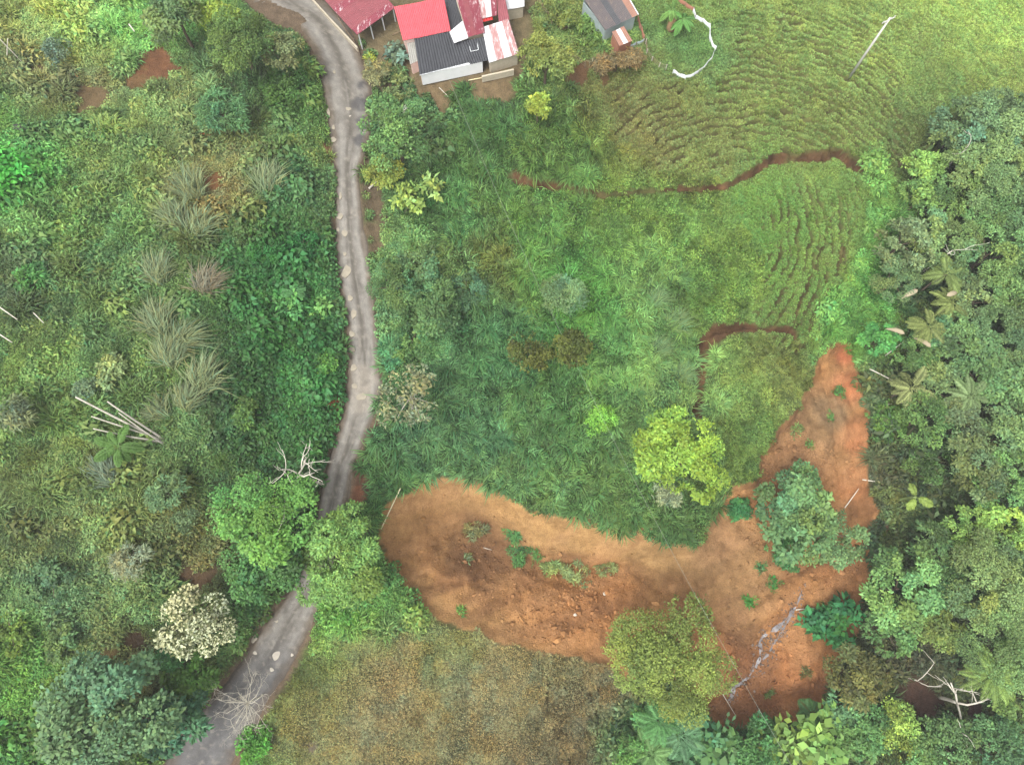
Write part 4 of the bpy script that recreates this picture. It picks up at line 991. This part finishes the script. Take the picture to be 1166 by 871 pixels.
for u, v, h_, L, n, c, lb in [(1058,372,5.6,3.0,9,(152,166,96),'yellowish palm with drooping fronds in the upper wood'),(1085,345,5.2,2.8,8,(146,162,92),'yellowish palm above the drooping one in the upper wood'),(1038,442,5.2,3.0,8,(158,168,106),'pale palm leaning out near the orange chute'),
    (1078,312,5.6,2.6,8,(134,156,86),'greener palm at the top of the palm group'),(1130,770,6,3.4,9,(150,180,92),'light green palm beside the dead white tree'),(752,822,5,3.0,10,(104,158,92),'green palm below the large olive tree'),(775,838,5,3.4,10,(112,160,112),'blue-green palm with wide fronds at the lower frame'),
    (742,858,4.5,2.8,9,(128,170,100),'light green palm at the lower frame beside the field'),(1105,452,6,2.8,8,(140,166,108),'small palm between plump trees in the middle of the wood'),(925,812,3,1.8,7,(112,160,96),'small green palm at the lower rim of the clay')]:
    fan_plant('palm', u, v, h_, L, n + 4, c, lb, 'palm', group='palms in the wood', wid=.62)
for u, v, h_, L, n, c, lb, w_ in [(1043,566,4.5,2.2,3,(158,182,90),'three-leaved bright yellow-green plant in the dark wood edge',1.0),(135,508,2.0,2.3,7,(118,158,84),'banana plant with torn leaves below the bare stems',.8),(778,22,2.0,2.0,7,(120,174,92),'banana plant inside the fenced yard',.55),
    (765,12,2.2,1.8,6,(128,170,88),'second banana plant beside the stump in the yard',.5),(335,332,1.6,1.5,5,(112,168,104),'broad-leaved plant with mint leaves in the creepers',.8)]:
    fan_plant('banana_plant', u, v, h_, L, n, c, lb, 'banana plant', 'banana', trunk_r=.14, wid=w_)
r = np.random.default_rng(4)
for u, v, lb, a in [(1078,337,'bleached hanging palm leaf in the palm group',.4),(1060,395,'bleached hanging palm leaf below the yellowish palm',2.4),(1045,330,'small bleached palm leaf at the top of the palm group',3.6),(1030,380,'pale withered leaf pointing out of the palm group',2.7)]:
    p = at(float(u), float(v), 6.0)
    o = link('dead_leaf', blade_leaf_mesh(r, 2.0, .55, (182,168,140), .6, 'dead_leaf'), None, p); o.rotation_euler = (0, .2, a); tag(o, lb, 'leaf', 'dead palm leaves')

# bare and fallen wood
def branchy(r, P0, d, L, R0, depth, out):
    n = 5; P = [np.array(P0, float)]; d = np.array(d, float)
    for i in range(n - 1):
        d = unit(d + .22 * r.normal(size=3)); P.append(P[-1] + d * L / (n - 1))
    out.append(tube(np.array(P), np.linspace(R0, R0 * .55, n), 5))
    if depth:
        for _ in range(3 if depth > 1 else 2):
            k = int(r.integers(2, n)); branchy(r, P[k], unit(d + .85 * r.normal(size=3) + np.array([0, 0, .1])), L * (.5 + .25 * r.random()), R0 * .5, depth - 1, out)
def dead_tree(u, v, h, L, label, name='dead_tree', cat='dead tree', R0=.11, depth=3, d=(0, 0, 1), n0=3, seed=0, mat=None, spread=.9):
    r = np.random.default_rng(int(u + 5 * v) + seed); p = at(float(u), float(v), h); gz = float(ground(p[0], p[1])); hh = p[2] - gz
    root = empty(name, (p[0], p[1], gz), label, cat)
    V, F = tube(resample(np.array([(0, 0, -.2), (.05, .05, hh * .5), (0, 0, hh)]), 5), np.linspace(R0 * 1.4, R0, 5), 6)
    link('trunk', new_mesh('trunk', V, F, mat or M_dead, smooth=True), root)
    for i in range(n0):
        out = []; a = i * 6.283 / n0 + r.random()
        branchy(r, (0, 0, hh - .05), unit(np.array([math.cos(a) * spread, math.sin(a) * spread, .5]) + .4 * np.array(d)), L, R0 * .75, depth - 1, out)
        V, F = join(out); link('branch', new_mesh('branch', V, F, mat or M_dead, smooth=True), root)
dead_tree(340, 540, 8.2, 2.6, 'bare white tree reaching over the road above the feathery tree', depth=3, n0=5, R0=.10)
dead_tree(1090, 800, 3.0, 3.6, 'dead white tree with forked branches in the lower right wood', depth=3, n0=3, R0=.16, d=(.3,.2,.2))
dead_tree(1045, 775, 2.5, 2.6, 'thin bleached branch arching beside the dead white tree', depth=2, n0=2, R0=.07)
dead_tree(282, 800, 4.0, 1.9, 'leafless shrub of white twigs hanging over the lower road', 'bare_shrub', 'shrub', R0=.05, depth=4, n0=18, spread=1.15, mat=mat_plain('ashy_twig', (178,172,156), .85, .15, 4))
dead_tree(455, 138, 4.6, 1.8, 'pale bare branches rising from the tree by the wet road', depth=3, n0=3, R0=.06)
dead_tree(470, 455, 3.0, 1.6, 'grey bare twigs within the dusty shrub by the whitish road', 'bare_shrub', 'shrub', R0=.04, depth=3, n0=6, mat=M_barkp)
dead_tree(1085, 285, 7.0, 2.4, 'white bare branch poking from the upper wood', R0=.06, depth=2, n0=2)
dead_tree(1100, 170, 7.0, 2.2, 'thin white branch in the tree below the blue-green crowns', R0=.05, depth=2, n0=2)

def stick(u0, v0, h_0, u1, v1, h_1, R0, label, name='fallen_stick', cat='stick', mat=None, R1=None):
    a = at(float(u0), float(v0), h_0); b_ = at(float(u1), float(v1), h_1); m = (a + b_) / 2 + np.array([0, 0, .03])
    P = resample(np.array([a, m, b_]), 6) - a
    V, F = tube(P, np.linspace(R0, R1 or R0 * .6, 6), 6)
    return tag(link(name, new_mesh(name, V, F, mat or M_dead, smooth=True), loc=a), label, cat)
rt = empty('bare_stem_cluster', at(186., 505.), 'fan of long bare whitish stems leaning out of the left slope', 'dead plant')
a0 = at(186., 505.)
for u1, v1, h1, R0 in [(86,452,3.2,.13),(122,457,2.8,.12),(104,474,2.6,.10),(106,488,2.2,.09),(140,496,1.6,.10),(135,470,2.6,.08)]:
    b1 = at(float(u1), float(v1), h1) - a0; st_ = np.array([.3 * random.uniform(-1, 1), .3 * random.uniform(-1, 1), -.1])
    V, F = tube(resample(np.array([st_, (st_ + b1) / 2 + np.array([0, 0, .25]), b1]), 7), np.linspace(R0, R0 * .55, 7), 7)
    link('stem', new_mesh('stem', V, F, M_barkp, smooth=True), rt)
stick(434,602,.5,456,556,.9,.06,'straight pale bamboo pole lying between road and landslide', 'bamboo_pole', 'pole', mat_plain('bamboo', (214,204,168), .6, .1, 2), .05)
stick(962,578,.3,978,556,.6,.07,'white stick at the rim below the orange chute')
stick(982,546,.3,1002,549,.5,.08,'pale broken trunk lying across the lower end of the orange chute', 'fallen_log', 'log')
stick(1008,405,.8,1030,388,3.5,.07,'pale leaning stem beside the fresh bush at the slide head')
stick(990,420,.4,1016,433,1.4,.08,'dark grey fallen stem at the rim of the orange chute')
stick(995,462,.3,1036,458,1.2,.05,'thin grey fallen stem across the rim of the chute')
stick(823,790,.2,838,815,.2,.05,'thin white stick on the clay below the trickle end')
stick(906,694,.2,928,692,.3,.06,'pale root beside the slumped leafy plant')
stick(549,623,.1,560,626,.15,.05,'short pale stick in the dark hollow of the slide')
stick(0,350,1.,20,364,1.2,.06,'upper white stalk at the left frame edge')
stick(0,381,1.,14,390,1.2,.06,'lower white stalk at the left frame edge')
stick(38,356,.8,50,368,.8,.05,'short white stalk near the fresh green bush on the left')
stick(74,73,.1,88,88,.3,.13,'short orange-brown log by the blue-grey bush', 'log', 'log', mat_plain('orange_wood', (196,128,86), .8, .15, 3), .12)
stick(147,28,.5,153,36,1.8,.10,'white slanting post at the top of the left slope', 'post', 'post')
stick(8,66,0,9,44,2.4,.06,'white upright stake at the upper left frame edge', 'stake', 'stake')
stick(0,45,2.2,30,76,.2,.04,'thin grey stay sloping from the white stake', 'stay_rod', 'rod', M_barkp)
stick(420,215,.1,430,206,.4,.13,'grey stump by the road below the yellowing bush', 'stump', 'stump', M_barkp, .1)
stick(500,100,.05,513,113,.1,.05,'pale stick on the terrace below the farmhouse')
stick(533,92,.25,560,87,.25,.06,'yellowish plank on the terrace below the white wall', 'plank', 'plank', mat_plain('raw_plank', (204,190,150), .7, .1, 2), .06)

# dark rock at the left frame
r = np.random.default_rng(41)
p = at(19., 146.); me = clod_mesh(r); me.materials.append(mat_plain('dark_rock', (62,62,60), .85, .3, 3, bstr=.4)); o = link('rock', me, loc=p); o.scale = (.8, .6, .6); tag(o, 'dark rock above the vivid green bush', 'rock')
M_stone = mat_plain('pale_stone', (178,170,156), .85, .15, 3, bstr=.3)
for u, v, s, lb in [(399,133,.22,'grey stone on the road by the pale puddle'),(429,318,.16,'small pale stone at the road edge by the thicket'),(333,745,.18,'pale stone at the lower road edge'),(688,676,.22,'largest pale clay block below the torn grass clumps'),(655,700,.2,'pale clay block on the middle slide')]:
    me = clod_mesh(r); me.materials.append(M_stone); o = link('stone', me, loc=at(float(u), float(v)) + np.array([0, 0, .05])); o.scale = (s, s * .9, s * .7); tag(o, lb, 'stone')

# ------------------------------------------------------------------ the farmhouse, the shed, the hut, the yard fence
def sheet_mat(name, srgb, rust=.0, rcol=(132, 84, 66), rough=.45):
    m, nt, b = nodes_of(name); c = lin(srgb) * .80
    o1, f = noise_ramp(nt, 1.2, tuple(c * .86), tuple(np.minimum(c * 1.1, .9)), stretch=(1, 1, 1))
    o2, f2 = noise_ramp(nt, 1.6, (0, 0, 0), (1, 1, 1), 8, .7, stretch=(2.4, .7, 1))
    mp = N(nt, 'ShaderNodeMapRange'); nt.links.new(f2, mp.inputs[0]); mp.inputs[1].default_value = (.88 - rust * .55) if rust else 2.0; mp.inputs[2].default_value = mp.inputs[1].default_value + .16; mp.inputs[4].default_value = .8
    mx = N(nt, 'ShaderNodeMix', data_type='RGBA'); nt.links.new(mp.outputs[0], mx.inputs[0]); nt.links.new(o1, mx.inputs[6]); mx.inputs[7].default_value = (*lin(rcol), 1)
    nt.links.new(mx.outputs[2], b.inputs['Base Color']); b.inputs['Roughness'].default_value = rough; b.inputs['Specular IOR Level'].default_value = .35
    return m
S_maroon = sheet_mat('faded_maroon_sheet', (146, 80, 86), .55, (168, 104, 104)); S_red = sheet_mat('bright_red_sheet', (216, 92, 100), .4, (226, 130, 134)); S_char = sheet_mat('charcoal_sheet', (70, 71, 75), .3, (92, 92, 94))
S_white = sheet_mat('white_sheet', (218, 218, 220), .55, (196, 186, 184)); S_whiter = sheet_mat('rusty_white_sheet', (218, 212, 212), .95, (150, 92, 88)); S_grey = sheet_mat('grey_sheet', (160, 158, 150), .5, (128, 120, 108))
S_mar2 = sheet_mat('peeling_maroon_sheet', (142, 66, 78), .62, (224, 216, 214)); S_hut = sheet_mat('weathered_dark_sheet', (92, 84, 84), .62, (128, 110, 92)); S_rust = sheet_mat('rust_sheet', (158, 114, 94), .6, (136, 92, 76)); S_red2 = sheet_mat('signal_red_sheet', (206, 44, 42))
M_white_wall = mat_plain('whitewash', (226, 226, 226), .8, .05, 1.5); M_block = mat_plain('bare_block', (178, 168, 148), .9, .12, 3, bstr=.2); M_pink = mat_plain('pale_pink_plaster', (212, 184, 174), .85, .08, 2); M_wood = mat_plain('weathered_timber', (126, 108, 88), .85, .25, 4)
M_tarp = mat_plain('white_plastic_sheeting', (200, 203, 204), .5, .08, 2); M_blue = mat_plain('blue_grey_sheet', (146, 158, 158), .5, .15, 2); M_under = mat_plain('roof_underside', (70, 62, 56), .9, .2, 3); M_orange = mat_plain('orange_brown_board', (150, 104, 84), .75, .15, 3)

def roof(root, px, zs, n, mats, ribs=5, amp=.022):
    """a sloped roof: corners ridge-left, ridge-right, eave-right, eave-left; single sheets are its sub-parts"""
    A, B, Cc, D = [at_z(float(u), float(v), z) for (u, v), z in zip(px, zs)]
    o0 = np.array(root.location)
    low = np.array([A, B, Cc, D]) - o0; nrm = unit(np.cross(B - A, D - A)); nrm = nrm if nrm[2] > 0 else -nrm
    V = np.vstack([low - nrm * .04, low - nrm * .12])
    F = [(0, 1, 2, 3), (7, 6, 5, 4), (0, 4, 5, 1), (1, 5, 6, 2), (2, 6, 7, 3), (3, 7, 4, 0)]
    rf = link('roof', new_mesh('roof', V, F, M_under), root)
    rr = np.random.default_rng(int(px[0][0] * 3 + px[2][1]))
    for k in range(n):
        s0, s1 = k / n - .004, (k + 1) / n + .004
        m = ribs * 2 + 1; ss = np.linspace(s0, s1, m)
        oj = .03 * rr.normal()
        rowT = low[0] + (low[1] - low[0]) * ss[:, None]; rowB = low[3] + (low[2] - low[3]) * ss[:, None]
        dd = unit(rowB - rowT)
        h_ = (np.arange(m) % 2) * amp * 2 - .012 + .006 * (k % 2)
        rowT = rowT - dd * (.04 + oj) + nrm * h_[:, None]; rowB = rowB + dd * (.06 + .03 * rr.random()) + nrm * h_[:, None]
        Vs = np.vstack([rowT, rowB]); Fs = [(i, i + 1, m + i + 1, m + i) for i in range(m - 1)]
        me = new_mesh('roof_sheet', Vs, Fs, mats[k % len(mats)])
        link('roof_sheet', me, rf)
    return low + o0
def wall_between(root, p, q, z0, z1, th, mat, name='wall', inset=0.0):
    o0 = np.array(root.location); p = np.array(p[:2]); q = np.array(q[:2]); d = q - p; L = np.hypot(*d)
    c = (p + q) / 2
    V, F = box((c[0] - o0[0], c[1] - o0[1], (z0 + z1) / 2 - o0[2]), (L, th, z1 - z0), math.atan2(d[1], d[0]))
    return link(name, new_mesh(name, V, F, mat), root)
def walls_under(root, low, z0, mat, inset=.25, drop=.14, skip=()):
    c = low.mean(0); q = c + (low - c) * np.array([1, 1, 1]); 
    q = low + unit(c - low) * inset
    for i in range(4):
        if i in skip: continue
        a, b_ = q[i], q[(i + 1) % 4]
        wall_between(root, a, b_, z0 - .3, min(a[2], b_[2]) - drop, .14, mat)
ZB = 3.1
hp = at_z(520., 75., ZB)
house = empty('farmhouse', hp, 'farmhouse with patchwork red, white and charcoal sheet roofs and a white wall', 'house')
r2 = roof(house, [(449,9),(505,-3),(513,35),(459,46)], [6.3, 6.3, 5.7, 5.7], 7, [S_red], 4, .03); walls_under(house, r2, ZB, M_pink)
r3 = roof(house, [(472,45),(522,35),(534,71),(478,85)], [5.6, 5.6, 5.0, 5.0], 6, [S_char], 3, .05)
r4 = roof(house, [(525,48),(551,43),(558,68),(535,73)], [5.45, 5.45, 4.95, 4.95], 3, [S_char], 3, .045)
r5 = roof(house, [(512,37),(527,24),(533,43),(517,49)], [6.0, 6.0, 5.8, 5.8], 2, [S_white], 4)
r6 = roof(house, [(518,-8),(542,-12),(552,37),(533,42)], [6.5, 6.5, 5.8, 5.8], 4, [S_mar2, S_maroon, S_mar2, S_mar2]); walls_under(house, r6, ZB, M_block)
r6b = roof(house, [(543,-12),(565,-14),(566,17),(548,21)], [6.45, 6.45, 5.9, 5.9], 3, [S_whiter, S_white, S_mar2])
r7 = roof(house, [(542,20),(560,16),(561,22),(544,26)], [5.8, 5.8, 5.65, 5.65], 2, [S_red2], 3)
r8 = roof(house, [(549,32),(579,22),(591,61),(557,71)], [5.7, 5.7, 5.0, 5.0], 4, [S_white, S_whiter, S_white, S_whiter], 5); walls_under(house, r8, ZB, M_block)
r10 = roof(house, [(565,-10),(573,-12),(580,22),(568,25)], [6.1, 6.1, 5.7, 5.7], 1, [S_maroon], 5)
r11 = roof(house, [(505,-4),(518,-8),(526,26),(513,35)], [5.4, 5.4, 5.2, 5.2], 2, [S_char], 4)
r12 = roof(house, [(463,46),(472,44),(478,68),(467,73)], [5.1, 5.1, 4.8, 4.8], 1, [S_grey], 5)
e0, e1 = r3[3], at_z(549., 70., 5.0)
wall_between(house, e0 + np.array([.1, .12, 0]), e1 + np.array([0, .12, 0]), ZB + .1, 4.92, .18, M_white_wall)          # the white front wall
wall_between(house, e0 + np.array([.1, .3, 0]), r3[0] + np.array([.1, 0, 0]), ZB, 4.9, .16, M_pink)
wall_between(house, r12[3] + np.array([.1, .1, 0]), r12[0] + np.array([.1, 0, 0]), ZB, 4.75, .14, M_pink)
wall_between(house, r12[3] + np.array([.1, .1, 0]), r12[2] + np.array([.1, .1, 0]), ZB, 4.75, .14, M_pink)
wall_between(house, at_z(549., 92., ZB), at_z(585., 84., ZB), ZB - .2, ZB + .7, .2, M_block, 'low_wall')
wall_between(house, r4[2] + np.array([.05, .1, 0]), r4[1], ZB, 4.8, .14, M_block)
V, F = tube(np.array([r3[3], r3[2]]) - np.array(house.location) + np.array([0, -.08, -.03]), .05, 6); link('gutter', new_mesh('gutter', V, F, M_tarp), house)
# skylight frame on the second charcoal roof
f0 = [at_z(float(u), float(v), 5.35) - np.array(house.location) for u, v in ((534,49),(543,47),(545,57),(536,59))]
V, F = join([tube(np.array([f0[i], f0[(i + 1) % 4]]), .04, 4) for i in range(4)]); link('skylight_frame', new_mesh('skylight_frame', V, F, M_tarp), house)
# white-roofed outbuilding at the top
ob = empty('outbuilding', at_z(585., 10., ZB), 'small white-roofed outbuilding behind the farmhouse', 'shed')
r9 = roof(ob, [(574,-14),(597,-17),(597,7),(577,11)], [5.3, 5.3, 4.9, 4.9], 3, [S_white], 4); walls_under(ob, r9, ZB, M_block)
# maroon open shed by the road
shed = empty('open_shed', at_z(405., 40., ZB), 'open-sided shed with faded maroon sheet roof beside the road', 'shed')
r1 = roof(shed, [(346,-26),(406,40),(449,9),(392,-56)], [5.5, 5.5, 5.2, 5.2], 11, [S_maroon, S_maroon, S_mar2, S_maroon], 4)
for t_ in (.04, .35, .66, .96):
    p = r1[1] * (1 - t_) + r1[2] * t_ + unit(r1.mean(0) - r1[1]) * .2
    V, F = tube(np.array([(0, 0, -.2), (0, 0, p[2] - ZB - .1)]) + np.array([p[0], p[1], ZB]) - np.array(shed.location), .08, 6); link('post', new_mesh('post', V, F, M_tarp), shed)
wall_between(shed, at_z(380., 28., ZB), at_z(408., 58., ZB), ZB - .3, ZB + .45, .18, M_block, 'low_wall')
wall_between(shed, at_z(345., -10., ZB), at_z(380., 28., ZB), ZB - .3, ZB + .45, .18, M_block, 'low_wall')
tt_ = stick(447,40,.2,456,36,.3,.05,'timber offcut on the yard between shed and farmhouse', 'timber_offcut', 'timber', M_wood)
# small dark hut
gz = float(ground(*at(700., 40.)[:2]))
hut = empty('hut', at(700., 30.), 'small hut with weathered dark sheet roof and rusty lean-to', 'hut')
rh = roof(hut, [(663,-4),(709,-12),(726,17),(689,34)], [gz + 3.1, gz + 3.1, gz + 2.4, gz + 2.4], 6, [S_hut, S_hut, S_char, S_hut, S_hut, S_rust]); walls_under(hut, rh, gz, M_blue)
rl_ = roof(hut, [(697,37),(711,31),(720,46),(705,52)], [gz + 2.1, gz + 2.1, gz + 1.8, gz + 1.8], 3, [S_rust, S_white, S_rust], 3); walls_under(hut, rl_, gz, M_orange, .12)
V, F = tube(np.array([rh[1], rh[2]]) - np.array(hut.location) + np.array([.1, 0, 0]), .07, 6); link('gutter', new_mesh('gutter', V, F, M_tarp), hut)

def fence(px, label, hgt, mats, post_every=True, name='fence', post_mat=None, sheet=True, lean=0.0):
    P = [at(float(u), float(v)) for u, v in px]; root = empty(name, P[0], label, 'fence'); o0 = np.array(root.location); rr = np.random.default_rng(len(px))
    for i, p in enumerate(P):
        V, F = tube(np.array([(0, 0, -.2), (.03 * rr.normal(), .03 * rr.normal(), hgt * 1.1 + .1 * rr.random())]) + p - o0, .05, 6); link('post', new_mesh('post', V, F, post_mat or M_wood), root)
    for i, (a, b_) in enumerate(zip(P[:-1], P[1:])):
        if sheet:
            n = 7; t = np.linspace(.01, .99, n)[:, None]; base_ = a + (b_ - a) * t; base_[:, 2] = ground(base_[:, 0], base_[:, 1]) + .08
            dxy = unit(np.array([-(b_ - a)[1], (b_ - a)[0], 0])); sag = (.06 * np.sin(t * 3.14 * 2 + i))
            lo = base_ + dxy * sag; hi = base_ + np.array([0, 0, hgt]) + dxy * (sag * .5 + lean) - np.array([0, 0, .08]) * np.sin(t * 3.14)
            V = np.vstack([lo, hi, lo + dxy * .02, hi + dxy * .02]) - o0
            F = []
            for k in range(n - 1):
                F += [(k, k + 1, n + k + 1, n + k), (3 * n + k, 3 * n + k + 1, 2 * n + k + 1, 2 * n + k), (n + k, n + k + 1, 3 * n + k + 1, 3 * n + k)]
            link('fence_sheet', new_mesh('fence_sheet', V, F, mats[i % len(mats)], smooth=True), root)
        else:
            for hh in (.35, .7, 1.0):
                V, F = tube(np.array([a + np.array([0, 0, hgt * hh]), b_ + np.array([0, 0, hgt * hh])]) - o0, .02, 4); link('rail', new_mesh('rail', V, F, M_wood), root)
    return root
fence([(766,84),(780,91),(789,88),(798,82),(809,70),(814,58),(808,48),(807,32)], 'white plastic sheeting fence curving round the lower side of the yard', .6, [M_tarp], post_mat=M_tarp)
fence([(807,32),(799,26),(791,22),(789,14),(780,8),(772,2)], 'rust and white sheet fence along the upper side of the yard', .6, [M_tarp, M_tarp, M_tarp, M_orange, M_orange])
fence([(735,50),(736,62),(742,70),(750,77),(758,80)], 'low whitish rail fence between hut and plastic sheeting', .7, [M_tarp], sheet=False, post_mat=M_barkp)
fence([(703,60),(714,57),(724,53),(733,49)], 'blue-grey corrugated sheet fence below the hut', .6, [M_blue])
fence([(725,24),(729,36),(733,48)], 'orange-brown board fence beside the hut', .8, [M_orange])
fence([(612,2),(617,12),(624,22),(628,32)], 'rickety timber fence between farmhouse yard and olive bush', .9, [M_wood], sheet=False)
fence([(641,64),(652,68),(666,78)], 'leaning grey timber fence at the end of the brown brush', .9, [M_wood], sheet=False)
fence([(386,24),(395,38),(404,50),(410,64)], 'low post and rail fence between road and open shed', .6, [M_wood], sheet=False)
# brown brush row, stump in the yard
for u, v, rr, lb in [(720,66,12,'brown dry brush heap below the hut fence'),(703,70,12,'brown dry brush heap in the middle of the row'),(686,74,12,'brown dry brush heap near the grey timber fence')]:
    shrub(u, v, rr, (142,124,90), lb, 'feather', name='brush_heap', cat='brush heap', hv=.1)
p = at(763., 34.); V, F = tube(np.array([(0, 0, -.2), (.02, .05, .6), (.1, .25, 1.3), (.1, .5, 2.2)]), [.55, .48, .42, .30], 10)
link('stump', new_mesh('stump', V, F, mat_plain('rotting_trunk', (138, 112, 82), .9, .3, 4, bstr=.5), smooth=True), None, p); tag(bpy.data.objects['stump'] if False else C.objects[-1], 'thick brown broken trunk standing in the yard', 'stump')
# white post with lamp in the shrubs below the hut, standing on the slope
# utility pole and the cable over the slope
pb = at(968., 87.)
pole = empty('utility_pole', pb, 'white concrete utility pole standing on the cattle pasture', 'utility pole')
PH = 9.2
V, F = tube(np.array([(0, 0, -.3), (0, 0, PH * .5), (0, 0, PH)]), [.17, .14, .11], 10); link('shaft', new_mesh('shaft', V, F, M_concrete, smooth=True), pole)
V, F = box((0, 0, PH - .35), (1.7, .10, .12), .5); link('crossarm', new_mesh('crossarm', V, F, M_concrete), pole)
for s_ in (-.75, 0.25, .75):
    V, F = tube(np.array([(math.cos(.5) * s_, math.sin(.5) * s_, PH - .29), (math.cos(.5) * s_, math.sin(.5) * s_, PH - .18), (math.cos(.5) * s_, math.sin(.5) * s_, PH - .08)]), [.05, .07, .035], 8); link('insulator', new_mesh('insulator', V, F, M_concrete), pole)
a = at_z(512., 92., 5.2); b_ = at(918., 900., 13.0)
t = np.linspace(0, 1, 40)[:, None]; P = a + (b_ - a) * t - np.array([0, 0, 1.0]) * 3.2 * (4 * t * (1 - t))
P[:, 0] -= (.9 * 4 * t * (1 - t))[:, 0]
V, F = tube(P - a, .012, 5); o = link('overhead_cable', new_mesh('overhead_cable', V, F, M_cable, smooth=True), None, a); tag(o, 'pale overhead cable running from the farmhouse down over the slide', 'cable')

# ------------------------------------------------------------------ moist air over the slope
V, F = box((0, 0, 28.0), (1560, 1560, 90.0)); hz = new_mesh('haze', V, F, None)
M_haze = bpy.data.materials.new('moist_air'); M_haze.use_nodes = True; nt = M_haze.node_tree
nt.nodes.remove(nt.nodes['Principled BSDF']); pv = nt.nodes.new('ShaderNodeVolumePrincipled'); pv.inputs['Color'].default_value = (.95, .97, 1.0, 1); pv.inputs['Density'].default_value = HAZE; pv.inputs['Anisotropy'].default_value = .2
nt.links.new(pv.outputs[0], nt.nodes['Material Output'].inputs['Volume']); hz.materials.append(M_haze)
tag(link('haze', hz), 'thin moist air over the hillside', 'haze', kind='stuff')
